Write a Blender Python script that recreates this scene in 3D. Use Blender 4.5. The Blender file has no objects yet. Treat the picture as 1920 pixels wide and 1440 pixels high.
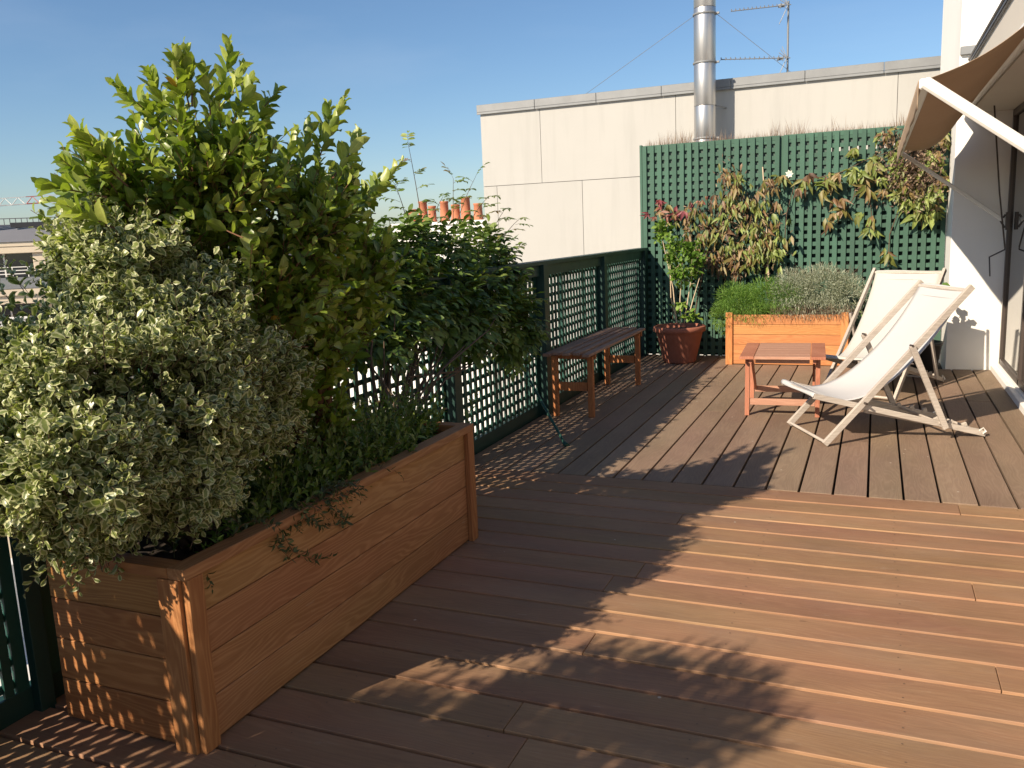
import bpy, math, random
import numpy as np
from mathutils import Vector, Matrix, noise as mnoise
random.seed(7)
RNG = np.random.default_rng(11)
SC = bpy.context.scene
COL = SC.collection

# ------------------------------------------------------------------ camera
F_PX, W_PX = 1598.0, 1920.0
CAM = np.array([0.0, 0.0, 1.5])
RW = np.array([[0.92098, -0.03026, 0.38841], [0.38752, 0.17668, -0.90476], [-0.04124, 0.98380, 0.17445]])
# re-orthonormalise
_x = RW[:, 0] / np.linalg.norm(RW[:, 0]); _y = RW[:, 1] - _x * RW[:, 1].dot(_x); _y /= np.linalg.norm(_y); _z = np.cross(_x, _y)
RW = np.stack([_x, _y, _z], axis=1)
cd = bpy.data.cameras.new('camera'); cam = bpy.data.objects.new('camera', cd); COL.objects.link(cam)
cam.matrix_world = Matrix([[*RW[0], CAM[0]], [*RW[1], CAM[1]], [*RW[2], CAM[2]], [0, 0, 0, 1]])
cd.sensor_width = 36; cd.lens = 36 * F_PX / W_PX; cd.clip_start = 0.05; cd.clip_end = 3000
SC.camera = cam

# ------------------------------------------------------------------ light
SUN_EL = math.radians(32.6)
SUN_AZ = math.atan2(-0.455, -0.89)
wd = bpy.data.worlds.new('World'); SC.world = wd; wd.use_nodes = True
nt = wd.node_tree; nt.nodes.clear()
sky = nt.nodes.new('ShaderNodeTexSky'); sky.sky_type = 'NISHITA'; sky.sun_disc = False
sky.sun_elevation = SUN_EL; sky.sun_rotation = SUN_AZ; sky.altitude = 60; sky.air_density = 1.0; sky.dust_density = 0.55; sky.ozone_density = 4.2
bg = nt.nodes.new('ShaderNodeBackground'); bg.inputs[1].default_value = 0.084
wo = nt.nodes.new('ShaderNodeOutputWorld')
# faint high cirrus streaks
tc = nt.nodes.new('ShaderNodeTexCoord'); mp = nt.nodes.new('ShaderNodeMapping'); mp.inputs['Scale'].default_value = (1.2, 2.6, 7.0); mp.inputs['Rotation'].default_value = (0, 0.25, 0.5)
nz = nt.nodes.new('ShaderNodeTexNoise'); nz.inputs['Scale'].default_value = 1.6; nz.inputs['Detail'].default_value = 6; nz.inputs['Roughness'].default_value = 0.55
rp = nt.nodes.new('ShaderNodeValToRGB'); rp.color_ramp.elements[0].position = 0.5; rp.color_ramp.elements[0].color = (0, 0, 0, 1); rp.color_ramp.elements[1].position = 0.85; rp.color_ramp.elements[1].color = (0.09, 0.09, 0.09, 1)
mx = nt.nodes.new('ShaderNodeMix'); mx.data_type = 'RGBA'; mx.inputs[7].default_value = (7.0, 7.4, 8.0, 1)
L = nt.links.new
L(tc.outputs['Generated'], mp.inputs[0]); L(mp.outputs[0], nz.inputs['Vector']); L(nz.outputs[0], rp.inputs[0])
hs = nt.nodes.new('ShaderNodeHueSaturation'); hs.inputs['Saturation'].default_value = 1.05; L(sky.outputs[0], hs.inputs['Color'])
L(rp.outputs[0], mx.inputs[0]); L(hs.outputs[0], mx.inputs[6]); L(mx.outputs[2], bg.inputs[0]); L(bg.outputs[0], wo.inputs[0])

sl = bpy.data.lights.new('sun', 'SUN'); sun = bpy.data.objects.new('sun', sl); COL.objects.link(sun)
sl.energy = 5.0; sl.angle = math.radians(0.55); sl.color = (1.0, 0.85, 0.67)
_ld = Vector((0.455 * math.cos(SUN_EL), 0.89 * math.cos(SUN_EL), -math.sin(SUN_EL)))
sun.rotation_euler = _ld.to_track_quat('-Z', 'Y').to_euler(); sun.location = (-6, -12, 9)
SC.view_settings.view_transform = 'Standard'; SC.view_settings.look = 'None'
SC.view_settings.exposure = 0.61; SC.view_settings.gamma = 1.0

# ------------------------------------------------------------------ helpers
def ray(px, py):
    v = np.array([px - 960.0, -(py - 720.0), -F_PX]); return RW @ (v / np.linalg.norm(v))
def onY(px, py, Y):
    r = ray(px, py); return CAM + r * (Y / r[1])
def onX(px, py, X):
    r = ray(px, py); return CAM + r * (X / r[0])

def tag(o, label=None, cat=None, group=None, kind=None):
    if label: o['label'] = label
    if cat: o['category'] = cat
    if group: o['group'] = group
    if kind: o['kind'] = kind
    return o
def empty(name, loc=(0, 0, 0), rz=0.0, label=None, cat=None, group=None):
    o = bpy.data.objects.new(name, None); COL.objects.link(o); o.location = loc; o.rotation_euler = (0, 0, rz)
    o.empty_display_size = 0.1
    return tag(o, label, cat, group)

def basis(d, up=(0, 0, 1)):
    d = np.array(d, float); d /= np.linalg.norm(d)
    u = np.array(up, float)
    if abs(d.dot(u)) > 0.97: u = np.array([0, 1.0, 0])
    s = np.cross(d, u); s /= np.linalg.norm(s); t = np.cross(s, d)
    return d, s, t

class MB:
    def __init__(self): self.v = []; self.f = []; self.sm = []
    def add(self, vs, fs, smooth=False):
        n = len(self.v); self.v += [tuple(map(float, p)) for p in vs]
        for q in fs: self.f.append(tuple(n + i for i in q)); self.sm.append(smooth)
    def box(self, x0, x1, y0, y1, z0, z1):
        v = [(x, y, z) for z in (z0, z1) for y in (y0, y1) for x in (x0, x1)]
        self.add(v, [(0, 2, 3, 1), (4, 5, 7, 6), (0, 1, 5, 4), (2, 6, 7, 3), (0, 4, 6, 2), (1, 3, 7, 5)]); return self
    def bar(self, p0, p1, w, h, up=(0, 0, 1)):
        p0 = np.array(p0, float); p1 = np.array(p1, float); d, s, t = basis(p1 - p0, up)
        v = []
        for p in (p0, p1):
            for a, b in ((-1, -1), (1, -1), (1, 1), (-1, 1)): v.append(p + s * a * w / 2 + t * b * h / 2)
        self.add(v, [(0, 1, 2, 3), (7, 6, 5, 4), (0, 4, 5, 1), (1, 5, 6, 2), (2, 6, 7, 3), (3, 7, 4, 0)]); return self
    def tube(self, pts, r, n=8, r1=None, cap=True):
        pts = [np.array(p, float) for p in pts]; m = len(pts); r1 = r if r1 is None else r1
        rings = []; sp = None
        for i, p in enumerate(pts):
            d = pts[min(i + 1, m - 1)] - pts[max(i - 1, 0)]
            if np.linalg.norm(d) < 1e-9: d = np.array([0, 0, 1.0])
            d, s, t = basis(d)
            if sp is not None:
                s = sp - d * sp.dot(d); s /= max(np.linalg.norm(s), 1e-9); t = np.cross(s, d)
            sp = s
            rr = r + (r1 - r) * i / max(m - 1, 1)
            rings.append([p + rr * (s * math.cos(2 * math.pi * k / n) + t * math.sin(2 * math.pi * k / n)) for k in range(n)])
        v = [q for g in rings for q in g]; f = []
        for i in range(m - 1):
            for k in range(n):
                a = i * n + k; b = i * n + (k + 1) % n
                f.append((a, b, b + n, a + n))
        self.add(v, f, n > 4)
        if cap:
            self.add(rings[0], [tuple(range(n))[::-1]]); self.add(rings[-1], [tuple(range(n))])
        return self
    def lathe(self, prof, c=(0, 0, 0), n=32):
        v = []; f = []
        for r, z in prof:
            for k in range(n):
                a = 2 * math.pi * k / n; v.append((c[0] + r * math.cos(a), c[1] + r * math.sin(a), c[2] + z))
        for i in range(len(prof) - 1):
            for k in range(n):
                a = i * n + k; b = i * n + (k + 1) % n; f.append((a, b, b + n, a + n))
        self.add(v, f, True); return self
    def build(self, name, mat, parent=None, bevel=0.0, seg=1):
        me = bpy.data.meshes.new(name); me.from_pydata(self.v, [], self.f)
        me.polygons.foreach_set('use_smooth', self.sm); me.update()
        o = bpy.data.objects.new(name, me); COL.objects.link(o); me.materials.append(mat)
        if parent is not None: o.parent = parent
        if bevel:
            b = o.modifiers.new('bevel', 'BEVEL'); b.width = bevel; b.segments = seg; b.limit_method = 'ANGLE'; b.angle_limit = math.radians(50)
        return o

# ------------------------------------------------------------------ materials
class NB:
    def __init__(self, name):
        self.m = bpy.data.materials.new(name); self.m.use_nodes = True; self.nt = self.m.node_tree; self.nt.nodes.clear()
        self.out = self.n('ShaderNodeOutputMaterial')
    def n(self, t, **kw):
        o = self.nt.nodes.new(t)
        for k, v in kw.items(): setattr(o, k, v)
        return o
    def l(self, a, b): self.nt.links.new(a, b)
    def math(self, op, a, b=None, c=None, clamp=False):
        o = self.n('ShaderNodeMath', operation=op); o.use_clamp = clamp
        for i, q in enumerate((a, b, c)):
            if q is None: continue
            if isinstance(q, (int, float)): o.inputs[i].default_value = q
            else: self.l(q, o.inputs[i])
        return o.outputs[0]
    def noise(self, vec, scale, detail=4, rough=0.55, dist=0.0):
        o = self.n('ShaderNodeTexNoise'); o.inputs['Scale'].default_value = scale; o.inputs['Detail'].default_value = detail
        o.inputs['Roughness'].default_value = rough; o.inputs['Distortion'].default_value = dist
        if vec is not None: self.l(vec, o.inputs['Vector'])
        return o.outputs[0]
    def ramp(self, fac, stops):
        o = self.n('ShaderNodeValToRGB'); cr = o.color_ramp
        while len(cr.elements) < len(stops): cr.elements.new(0.5)
        for e, (p, c) in zip(cr.elements, stops):
            e.position = p; e.color = (*c, 1) if len(c) == 3 else c
        self.l(fac, o.inputs[0]); return o.outputs[0]
    def mix(self, fac, a, b, mode='MIX'):
        o = self.n('ShaderNodeMix', data_type='RGBA', blend_type=mode)
        for i, q in ((0, fac), (6, a), (7, b)):
            if isinstance(q, (int, float)): o.inputs[i].default_value = q
            elif isinstance(q, tuple): o.inputs[i].default_value = (*q[:3], 1)
            else: self.l(q, o.inputs[i])
        return o.outputs[2]
    def hsv(self, col, h=0.5, s=1.0, v=1.0):
        o = self.n('ShaderNodeHueSaturation')
        for k, q in (('Hue', h), ('Saturation', s), ('Value', v)):
            if isinstance(q, (int, float)): o.inputs[k].default_value = q
            else: self.l(q, o.inputs[k])
        self.l(col, o.inputs['Color']); return o.outputs[0]
    def obj(self): return self.n('ShaderNodeTexCoord').outputs['Object']
    def mapping(self, vec, scale=(1, 1, 1), loc=None):
        o = self.n('ShaderNodeMapping'); o.inputs['Scale'].default_value = scale; self.l(vec, o.inputs[0])
        if loc is not None: self.l(loc, o.inputs['Location'])
        return o.outputs[0]
    def rnd(self): return self.n('ShaderNodeNewGeometry').outputs['Random Per Island']
    def bump(self, h, strength=0.3, dist=0.01):
        o = self.n('ShaderNodeBump'); o.inputs['Strength'].default_value = strength; o.inputs['Distance'].default_value = dist
        self.l(h, o.inputs['Height']); return o.outputs[0]
    def finish(self, col, rough=0.6, metal=0.0, normal=None, spec=0.5, transl=0.0, tcol=None):
        p = self.n('ShaderNodeBsdfPrincipled')
        if isinstance(col, tuple): p.inputs['Base Color'].default_value = (*col[:3], 1)
        else: self.l(col, p.inputs['Base Color'])
        if isinstance(rough, (int, float)): p.inputs['Roughness'].default_value = rough
        else: self.l(rough, p.inputs['Roughness'])
        p.inputs['Metallic'].default_value = metal; p.inputs['Specular IOR Level'].default_value = spec
        if normal is not None: self.l(normal, p.inputs['Normal'])
        res = p.outputs[0]
        if transl > 0:
            t = self.n('ShaderNodeBsdfTranslucent')
            if tcol is None: tcol = col
            if isinstance(tcol, tuple): t.inputs[0].default_value = (*tcol[:3], 1)
            else: self.l(tcol, t.inputs[0])
            ms = self.n('ShaderNodeMixShader'); ms.inputs[0].default_value = transl
            self.l(res, ms.inputs[1]); self.l(t.outputs[0], ms.inputs[2]); res = ms.outputs[0]
        self.l(res, self.out.inputs[0]); return self.m

def wood(name, cols, axis='x', grain=9.0, rough=0.6, var=0.25, figure=1.0, stain=0.0, stain_col=(0.2, 0.19, 0.15), huev=0.02, specks=0.0, fresh_sunlit=0.0, patch=0.0):
    b = NB(name); o = b.obj(); r = b.rnd()
    cx = b.n('ShaderNodeCombineXYZ'); b.l(b.math('MULTIPLY', r, 37.0), cx.inputs[0]); b.l(b.math('MULTIPLY', r, 91.0), cx.inputs[1]); b.l(b.math('MULTIPLY', r, 53.0), cx.inputs[2])
    a = 0.16
    sc = {'x': (a, 1, 1), 'y': (1, a, 1), 'z': (1, 1, a)}[axis]
    v = b.mapping(o, sc, cx.outputs[0])
    warp = b.noise(v, 7.0, 3, 0.5)
    sp = b.n('ShaderNodeSeparateXYZ'); b.l(v, sp.inputs[0])
    perp = {'x': (1, 2), 'y': (0, 2), 'z': (0, 1)}[axis]
    s = b.math('ADD', sp.outputs[perp[0]], b.math('MULTIPLY', sp.outputs[perp[1]], 0.9))
    ph = b.math('ADD', b.math('MULTIPLY', s, 300.0), b.math('MULTIPLY', warp, 95.0))
    rings = b.math('ADD', b.math('MULTIPLY', b.math('SINE', ph), 0.5), 0.5)
    rings = b.math('POWER', rings, 1.8)
    fine = b.noise(b.mapping(o, tuple(q * 1 for q in {'x': (0.03, 1, 1), 'y': (1, 0.03, 1), 'z': (1, 1, 0.03)}[axis]), cx.outputs[0]), 190.0, 3, 0.6)
    big = b.noise(v, 3.2, 3, 0.5)
    f = b.math('ADD', b.math('MULTIPLY', rings, 0.42 * figure), b.math('ADD', b.math('MULTIPLY', fine, 0.5), b.math('MULTIPLY', b.math('SUBTRACT', big, 0.35), 0.75)))
    f = b.math('SUBTRACT', f, 0.12 * figure)
    col = b.ramp(f, [(0.12, cols[1]), (0.5, cols[0]), (0.85, cols[2])])
    col = b.hsv(col, b.math('ADD', b.math('MULTIPLY', b.math('FRACT', b.math('MULTIPLY', r, 7.31)), huev * 2), 0.5 - huev), 1.0,
                b.math('ADD', b.math('MULTIPLY', b.math('FRACT', b.math('MULTIPLY', r, 13.7)), var), 1 - var * 0.5))
    if stain > 0:
        sn = b.noise(b.mapping(o, {'x': (0.45, 1, 1), 'y': (1, 0.45, 1), 'z': (1, 1, 0.45)}[axis]), 3.1, 5, 0.62)
        sm = b.ramp(sn, [(0.48, (0, 0, 0)), (0.72, (1, 1, 1))])
        col = b.mix(b.math('MULTIPLY', sm, stain), col, stain_col)
    if patch > 0:     # tonal drift along the boards, knots and scuffs
        st_ = {'x': (0.35, 1, 1), 'y': (1, 0.35, 1), 'z': (1, 1, 0.35)}[axis]
        pn = b.noise(b.mapping(o, st_, cx.outputs[0]), 5.0, 5, 0.6)
        col = b.hsv(col, b.math('ADD', b.math('MULTIPLY', b.noise(b.mapping(o, st_, cx.outputs[0]), 2.6, 3), 0.09 * patch), 0.5 - 0.045 * patch), 1.0, b.math('ADD', b.math('MULTIPLY', pn, 1.3 * patch), 1 - 0.65 * patch))
        vk = b.n('ShaderNodeTexVoronoi'); vk.inputs['Scale'].default_value = 2.6; b.l(b.mapping(o, {'x': (0.6, 1.3, 0.01), 'y': (1.3, 0.6, 0.01), 'z': (1, 1, 0.35)}[axis], cx.outputs[0]), vk.inputs['Vector'])
        kd = b.math('ADD', vk.outputs['Distance'], b.math('MULTIPLY', b.noise(o, 40.0, 2), 0.05))
        col = b.mix(b.math('MULTIPLY', b.ramp(kd, [(0.035, (1, 1, 1)), (0.062, (0, 0, 0))]), 0.6), col, (0.10, 0.055, 0.035))
        sc_ = b.noise(b.mapping(o, {'x': (0.25, 1, 1), 'y': (1, 0.25, 1), 'z': (1, 1, 0.25)}[axis]), 34.0, 4, 0.7)
        col = b.mix(b.math('MULTIPLY', b.ramp(sc_, [(0.63, (0, 0, 0)), (0.72, (1, 1, 1))]), 0.22), col, (0.42, 0.33, 0.25))
    if specks > 0:
        vn = b.n('ShaderNodeTexVoronoi'); vn.inputs['Scale'].default_value = 9.0; b.l(b.mapping(o, (1, 1, 0.01)), vn.inputs['Vector'])
        dm = b.math('LESS_THAN', vn.outputs['Distance'], 0.055)
        pick = b.math('GREATER_THAN', b.noise(o, 2.3, 1), 0.56)
        col = b.mix(b.math('MULTIPLY', b.math('MULTIPLY', dm, pick), specks), col, (0.52, 0.46, 0.38))
    if fresh_sunlit:      # unweathered board sides, colour lifted further to paint in the sunlit gap lines
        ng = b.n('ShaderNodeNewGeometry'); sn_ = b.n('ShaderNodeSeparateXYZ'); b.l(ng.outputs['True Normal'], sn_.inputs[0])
        col = b.mix(b.math('LESS_THAN', sn_.outputs[2], 0.8), col, b.hsv(col, 0.5, 1.0, fresh_sunlit))
    bm = b.bump(b.math('ADD', fine, b.math('MULTIPLY', rings, 0.3)), 0.25, 0.002)
    rg = b.math('ADD', b.math('MULTIPLY', fine, 0.25), rough - 0.12)
    return b.finish(col, rg, normal=bm, spec=0.35)

def plain(name, col, rough=0.6, metal=0.0, nscale=6.0, var=0.12, bump=0.0, bscale=60.0, spec=0.5, transl=0.0):
    b = NB(name); o = b.obj(); n = b.noise(o, nscale, 5, 0.6)
    c = b.mix(n, tuple(q * (1 - var) for q in col), tuple(min(q * (1 + var), 0.95) for q in col))
    nm = b.bump(b.noise(o, bscale, 3), bump, 0.004) if bump else None
    return b.finish(c, rough, metal, nm, spec, transl)

M = {}
M['deck_near'] = wood(patch=0.5, name='weathered_orange_decking', cols=[(0.292, 0.170, 0.093), (0.220, 0.120, 0.067), (0.355, 0.222, 0.137)], axis='x', rough=0.68, var=0.13, figure=0.30, stain=0.38, stain_col=(0.225, 0.165, 0.112), specks=0.7, huev=0.005, fresh_sunlit=1.45)
M['deck_far'] = wood(patch=0.4, name='grey_brown_decking', cols=[(0.240, 0.168, 0.114), (0.182, 0.122, 0.082), (0.30, 0.218, 0.152)], axis='y', rough=0.72, var=0.2, figure=0.4, stain=0.4, stain_col=(0.19, 0.14, 0.10), specks=0.75, huev=0.008)
M['under'] = plain('dark_joists', (0.018, 0.014, 0.011), 0.9)
M['larch_y'] = wood(patch=0.35, name='larch_boards_long', cols=[(0.42, 0.218, 0.092), (0.30, 0.140, 0.052), (0.50, 0.285, 0.130)], axis='y', rough=0.6, var=0.14, figure=0.7, huev=0.008)
M['larch_x'] = wood('larch_boards_end', [(0.40, 0.19, 0.066), (0.27, 0.11, 0.036), (0.50, 0.27, 0.105)], 'x', rough=0.55, var=0.12, figure=0.6, huev=0.008)
M['larch_z'] = wood('larch_posts', [(0.42, 0.20, 0.070), (0.27, 0.10, 0.032), (0.60, 0.30, 0.12)], 'z', rough=0.55, var=0.10, figure=0.5, huev=0.008)
M['cedar_x'] = wood('orange_cedar_boards', [(0.54, 0.245, 0.088), (0.41, 0.165, 0.055), (0.63, 0.33, 0.13)], 'x', rough=0.55, var=0.10, figure=0.5, huev=0.006)
M['cedar_z'] = wood('orange_cedar_posts', [(0.60, 0.27, 0.088), (0.46, 0.175, 0.052), (0.68, 0.34, 0.125)], 'z', rough=0.55, var=0.08, figure=0.5, huev=0.006)
M['table_x'] = wood('reddish_hardwood_slats', [(0.50, 0.285, 0.185), (0.39, 0.20, 0.125), (0.58, 0.35, 0.235)], 'x', rough=0.5, var=0.16, figure=0.4, huev=0.008)
M['table_z'] = wood('reddish_hardwood_legs', [(0.47, 0.205, 0.115), (0.33, 0.125, 0.066), (0.56, 0.27, 0.155)], 'z', rough=0.5, var=0.12, figure=0.4, huev=0.008)
M['bench_y'] = wood('weathered_bench_slats', [(0.24, 0.155, 0.115), (0.15, 0.09, 0.07), (0.34, 0.235, 0.18)], 'y', rough=0.7, var=0.3, figure=0.5, huev=0.012)
M['bench_z'] = wood('orange_bench_legs', [(0.36, 0.145, 0.05), (0.24, 0.085, 0.03), (0.45, 0.20, 0.08)], 'z', rough=0.6, var=0.15, figure=0.5, huev=0.01)
M['grey_wood'] = wood('silvered_chair_frame', [(0.49, 0.44, 0.38), (0.34, 0.295, 0.25), (0.62, 0.57, 0.50)], 'x', rough=0.75, var=0.12, figure=0.4, huev=0.006)
M['hem'] = plain('canvas_hem_stitching', (0.50, 0.49, 0.47), 0.9, nscale=300, var=0.3)
M['canvas'] = plain('off_white_canvas', (0.63, 0.625, 0.62), 0.85, nscale=2.0, var=0.03, bump=0.25, bscale=420.0, spec=0.2, transl=0.22)
M['canvas_b'] = plain('cream_canvas', (0.57, 0.565, 0.53), 0.85, nscale=2.0, var=0.03, bump=0.25, bscale=420.0, spec=0.2, transl=0.18)
def green_paint(name, c, rough=0.45):
    b = NB(name); o = b.obj(); n = b.noise(o, 5.0, 5, 0.6); r = b.rnd()
    col = b.mix(n, tuple(q * 0.75 for q in c), tuple(q * 1.3 for q in c))
    col = b.hsv(col, 0.5, 1.0, b.math('ADD', b.math('MULTIPLY', r, 0.3), 0.85))
    chips = b.ramp(b.noise(o, 46.0, 4, 0.7), [(0.68, (0, 0, 0)), (0.74, (1, 1, 1))])
    col = b.mix(b.math('MULTIPLY', chips, 0.4), col, (0.16, 0.15, 0.11))
    return b.finish(col, b.math('ADD', b.math('MULTIPLY', n, 0.3), rough - 0.1), normal=b.bump(n, 0.15, 0.01))
M['green'] = green_paint('dark_green_paint', (0.008, 0.055, 0.040))
M['green_shaded'] = green_paint('shaded_green_paint', (0.007, 0.036, 0.029))  # the fence green, darkened to paint in the shade on posts and rails
M['green_t'] = green_paint('faded_green_trellis_paint', (0.044, 0.108, 0.074), 0.7)
M['net'] = plain('green_privacy_net', (0.072, 0.110, 0.090), 0.85, nscale=30.0, var=0.5)
M['net_dark'] = plain('dark_backing', (0.015, 0.038, 0.030), 0.85, nscale=9.0, var=0.6)
M['reed'] = plain('brown_heather_tips', (0.17, 0.115, 0.085), 0.9, nscale=30.0, var=0.5)
def wall_mat(name, col, streak=0.22):
    b = NB(name); o = b.obj()
    n = b.noise(o, 1.3, 5, 0.6); st = b.noise(b.mapping(o, (3.0, 3.0, 0.25)), 2.2, 5, 0.6); fi = b.noise(o, 90.0, 3)
    c = b.mix(n, tuple(q * 0.94 for q in col), tuple(min(0.93, q * 1.04) for q in col))
    c = b.mix(b.math('MULTIPLY', b.ramp(st, [(0.5, (0, 0, 0)), (0.78, (1, 1, 1))]), streak), c, tuple(q * 0.6 for q in col))
    r = b.rnd(); c = b.hsv(c, 0.5, 1.0, b.math('ADD', b.math('MULTIPLY', r, 0.05), 0.97))
    return b.finish(c, 0.85, normal=b.bump(fi, 0.12, 0.004), spec=0.25)
M['wall'] = wall_mat('cream_cladding', (0.415, 0.410, 0.385))
M['wall_w'] = wall_mat('white_render', (0.80, 0.785, 0.74), 0.05)
M['wall_c'] = wall_mat('cream_render', (0.60, 0.56, 0.49), 0.06)
M['seam'] = plain('dark_wall_joint', (0.10, 0.085, 0.07), 0.9)
M['zinc'] = plain('weathered_zinc', (0.22, 0.23, 0.235), 0.6, 0.3, nscale=4.0, var=0.22)
M['zinc_dark'] = plain('dark_zinc', (0.12, 0.12, 0.13), 0.5, 0.3, nscale=3.0, var=0.25)
def steel():
    b = NB('brushed_steel'); o = b.obj(); n = b.noise(b.mapping(o, (1, 1, 0.05)), 60, 3); n2 = b.noise(o, 2.5, 4)
    c = b.mix(n2, (0.42, 0.42, 0.42), (0.58, 0.57, 0.55))
    return b.finish(c, b.math('ADD', b.math('MULTIPLY', n, 0.15), 0.30), 0.9)
M['steel'] = steel()
M['white_metal'] = plain('white_powder_coat', (0.80, 0.78, 0.72), 0.4, var=0.03)
M['fabric'] = plain('sandy_awning_fabric', (0.47, 0.345, 0.235), 0.9, nscale=3, var=0.06, bump=0.2, bscale=500, spec=0.15, transl=0.25)
M['dark_metal'] = plain('bronze_frame_metal', (0.075, 0.058, 0.05), 0.4, 0.3, var=0.1)
M['terracotta'] = plain('aged_terracotta', (0.33, 0.12, 0.075), 0.8, nscale=9, var=0.25, bump=0.2, bscale=40)
M['pot_orange'] = plain('orange_chimney_clay', (0.46, 0.17, 0.085), 0.8, nscale=7, var=0.2)
M['black_pot'] = plain('charcoal_plastic', (0.022, 0.022, 0.025), 0.5)
M['soil'] = plain('dark_potting_soil', (0.030, 0.021, 0.014), 0.95, nscale=40, var=0.6, bump=0.9, bscale=50)
M['bark'] = plain('brown_bark', (0.095, 0.062, 0.038), 0.85, nscale=40, var=0.35)
M['twig'] = plain('reddish_twig', (0.16, 0.075, 0.038), 0.8, nscale=40, var=0.35)
M['stem_green'] = plain('pale_green_stem', (0.23, 0.24, 0.12), 0.7, nscale=30, var=0.3)
M['cane'] = plain('bleached_bamboo', (0.55, 0.44, 0.30), 0.7, nscale=30, var=0.2)
M['rope'] = plain('white_rope', (0.75, 0.72, 0.66), 0.9)
M['rubber_green'] = plain('green_coated_steel', (0.015, 0.07, 0.05), 0.45, var=0.2)
M['stone'] = wall_mat('warm_cream_stone', (0.66, 0.56, 0.42), 0.1)
M['zinc_roof'] = plain('grey_zinc_roof', (0.20, 0.20, 0.21), 0.6, 0.2, nscale=0.6, var=0.2)
M['white_paint'] = plain('white_roof_coating', (0.74, 0.72, 0.67), 0.85, nscale=0.8, var=0.10)
M['red_paint'] = plain('faded_red_paint', (0.55, 0.16, 0.13), 0.7)
M['glass_dark'] = plain('dark_window_glass', (0.022, 0.026, 0.032), 0.06, var=0.2, spec=0.8)
M['glass'] = None
def glass():
    b = NB('door_glass'); p = b.n('ShaderNodeBsdfPrincipled'); p.inputs['Base Color'].default_value = (0.035, 0.033, 0.026, 1)
    p.inputs['Roughness'].default_value = 0.015; p.inputs['IOR'].default_value = 3.2; p.inputs['Specular IOR Level'].default_value = 0.9
    b.l(p.outputs[0], b.out.inputs[0]); return b.m
M['glass'] = glass()

def leafmat(name, stops, edge_col=None, edge_at=0.6, rough=0.42, transl=0.25, tint=(1.0, 1.15, 0.45), spec=0.5, yellow=None):
    """stops: ramp over the per-leaf attribute 'rnd'"""
    b = NB(name)
    a = b.n('ShaderNodeAttribute', attribute_name='rnd'); e = b.n('ShaderNodeAttribute', attribute_name='edge')
    col = b.ramp(a.outputs['Fac'], stops)
    o = b.obj(); n = b.noise(o, 60.0, 3)
    col = b.hsv(col, 0.5, 1.0, b.math('ADD', b.math('MULTIPLY', n, 0.6), 0.7))
    if edge_col is not None:
        wob = b.math('ADD', e.outputs['Fac'], b.math('MULTIPLY', b.math('SUBTRACT', b.noise(o, 140.0, 2), 0.5), 0.7))
        m = b.ramp(wob, [(edge_at - 0.06, (0, 0, 0)), (edge_at + 0.06, (1, 1, 1))])
        ec = b.hsv(b.ramp(a.outputs['Fac'], [(0.0, edge_col), (1.0, tuple(q * 0.78 for q in edge_col))]), 0.5, 1.0, 1.0)
        col = b.mix(m, col, ec)
    else:
        m = b.ramp(e.outputs['Fac'], [(0.0, (1, 1, 1)), (0.14, (0, 0, 0))])   # paler midrib
        col = b.mix(b.math('MULTIPLY', m, 0.35), col, b.hsv(col, 0.48, 0.8, 1.7))
    tc_ = b.mix(1.0, col, tint, 'MULTIPLY')
    tc_ = b.hsv(tc_, 0.5, 1.0, 1.5)
    return b.finish(col, rough, normal=b.bump(n, 0.2, 0.003), spec=spec, transl=transl, tcol=tc_)
M['lf_olive'] = leafmat('olive_glossy_leaves', [(0.0, (0.060, 0.110, 0.014)), (0.35, (0.135, 0.20, 0.024)), (0.7, (0.285, 0.34, 0.055)), (0.93, (0.44, 0.47, 0.14)), (0.985, (0.30, 0.28, 0.04)), (1.0, (0.55, 0.30, 0.04))], rough=0.36, transl=0.28)
M['lf_var'] = leafmat('variegated_grey_green_leaves', [(0.0, (0.09, 0.125, 0.032)), (0.6, (0.18, 0.225, 0.065)), (1.0, (0.27, 0.30, 0.10))], edge_col=(0.57, 0.58, 0.32), edge_at=0.56, rough=0.36, transl=0.20)
M['lf_vine'] = leafmat('vine_compound_leaves', [(0.0, (0.045, 0.088, 0.015)), (0.6, (0.11, 0.175, 0.026)), (0.9, (0.22, 0.28, 0.06)), (1.0, (0.22, 0.14, 0.06))], rough=0.5, transl=0.22)
M['lf_low'] = leafmat('dusky_low_leaves', [(0.0, (0.035, 0.055, 0.018)), (0.7, (0.065, 0.09, 0.03)), (1.0, (0.13, 0.16, 0.06))], rough=0.55, transl=0.2)
M['lf_lime'] = leafmat('bright_lime_leaves', [(0.0, (0.06, 0.13, 0.015)), (0.6, (0.13, 0.235, 0.028)), (1.0, (0.25, 0.36, 0.06))], rough=0.5, transl=0.3)
M['lf_red'] = leafmat('crimson_tinged_leaves', [(0.0, (0.16, 0.035, 0.045)), (0.5, (0.28, 0.07, 0.075)), (1.0, (0.22, 0.20, 0.06))], rough=0.5, transl=0.25, tint=(1.2, 0.7, 0.5))
M['lf_brown'] = leafmat('withered_olive_brown_leaves', [(0.0, (0.085, 0.045, 0.024)), (0.22, (0.20, 0.115, 0.050)), (0.36, (0.27, 0.185, 0.075)), (0.5, (0.18, 0.17, 0.04)), (0.75, (0.13, 0.175, 0.035)), (1.0, (0.27, 0.34, 0.085))], rough=0.5, transl=0.22, tint=(1.1, 0.95, 0.5))
M['lf_dry'] = leafmat('dry_seed_brown', [(0.0, (0.07, 0.045, 0.035)), (0.6, (0.19, 0.125, 0.085)), (1.0, (0.34, 0.26, 0.17))], rough=0.8, transl=0.15, tint=(1, 0.9, 0.7))
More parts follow.
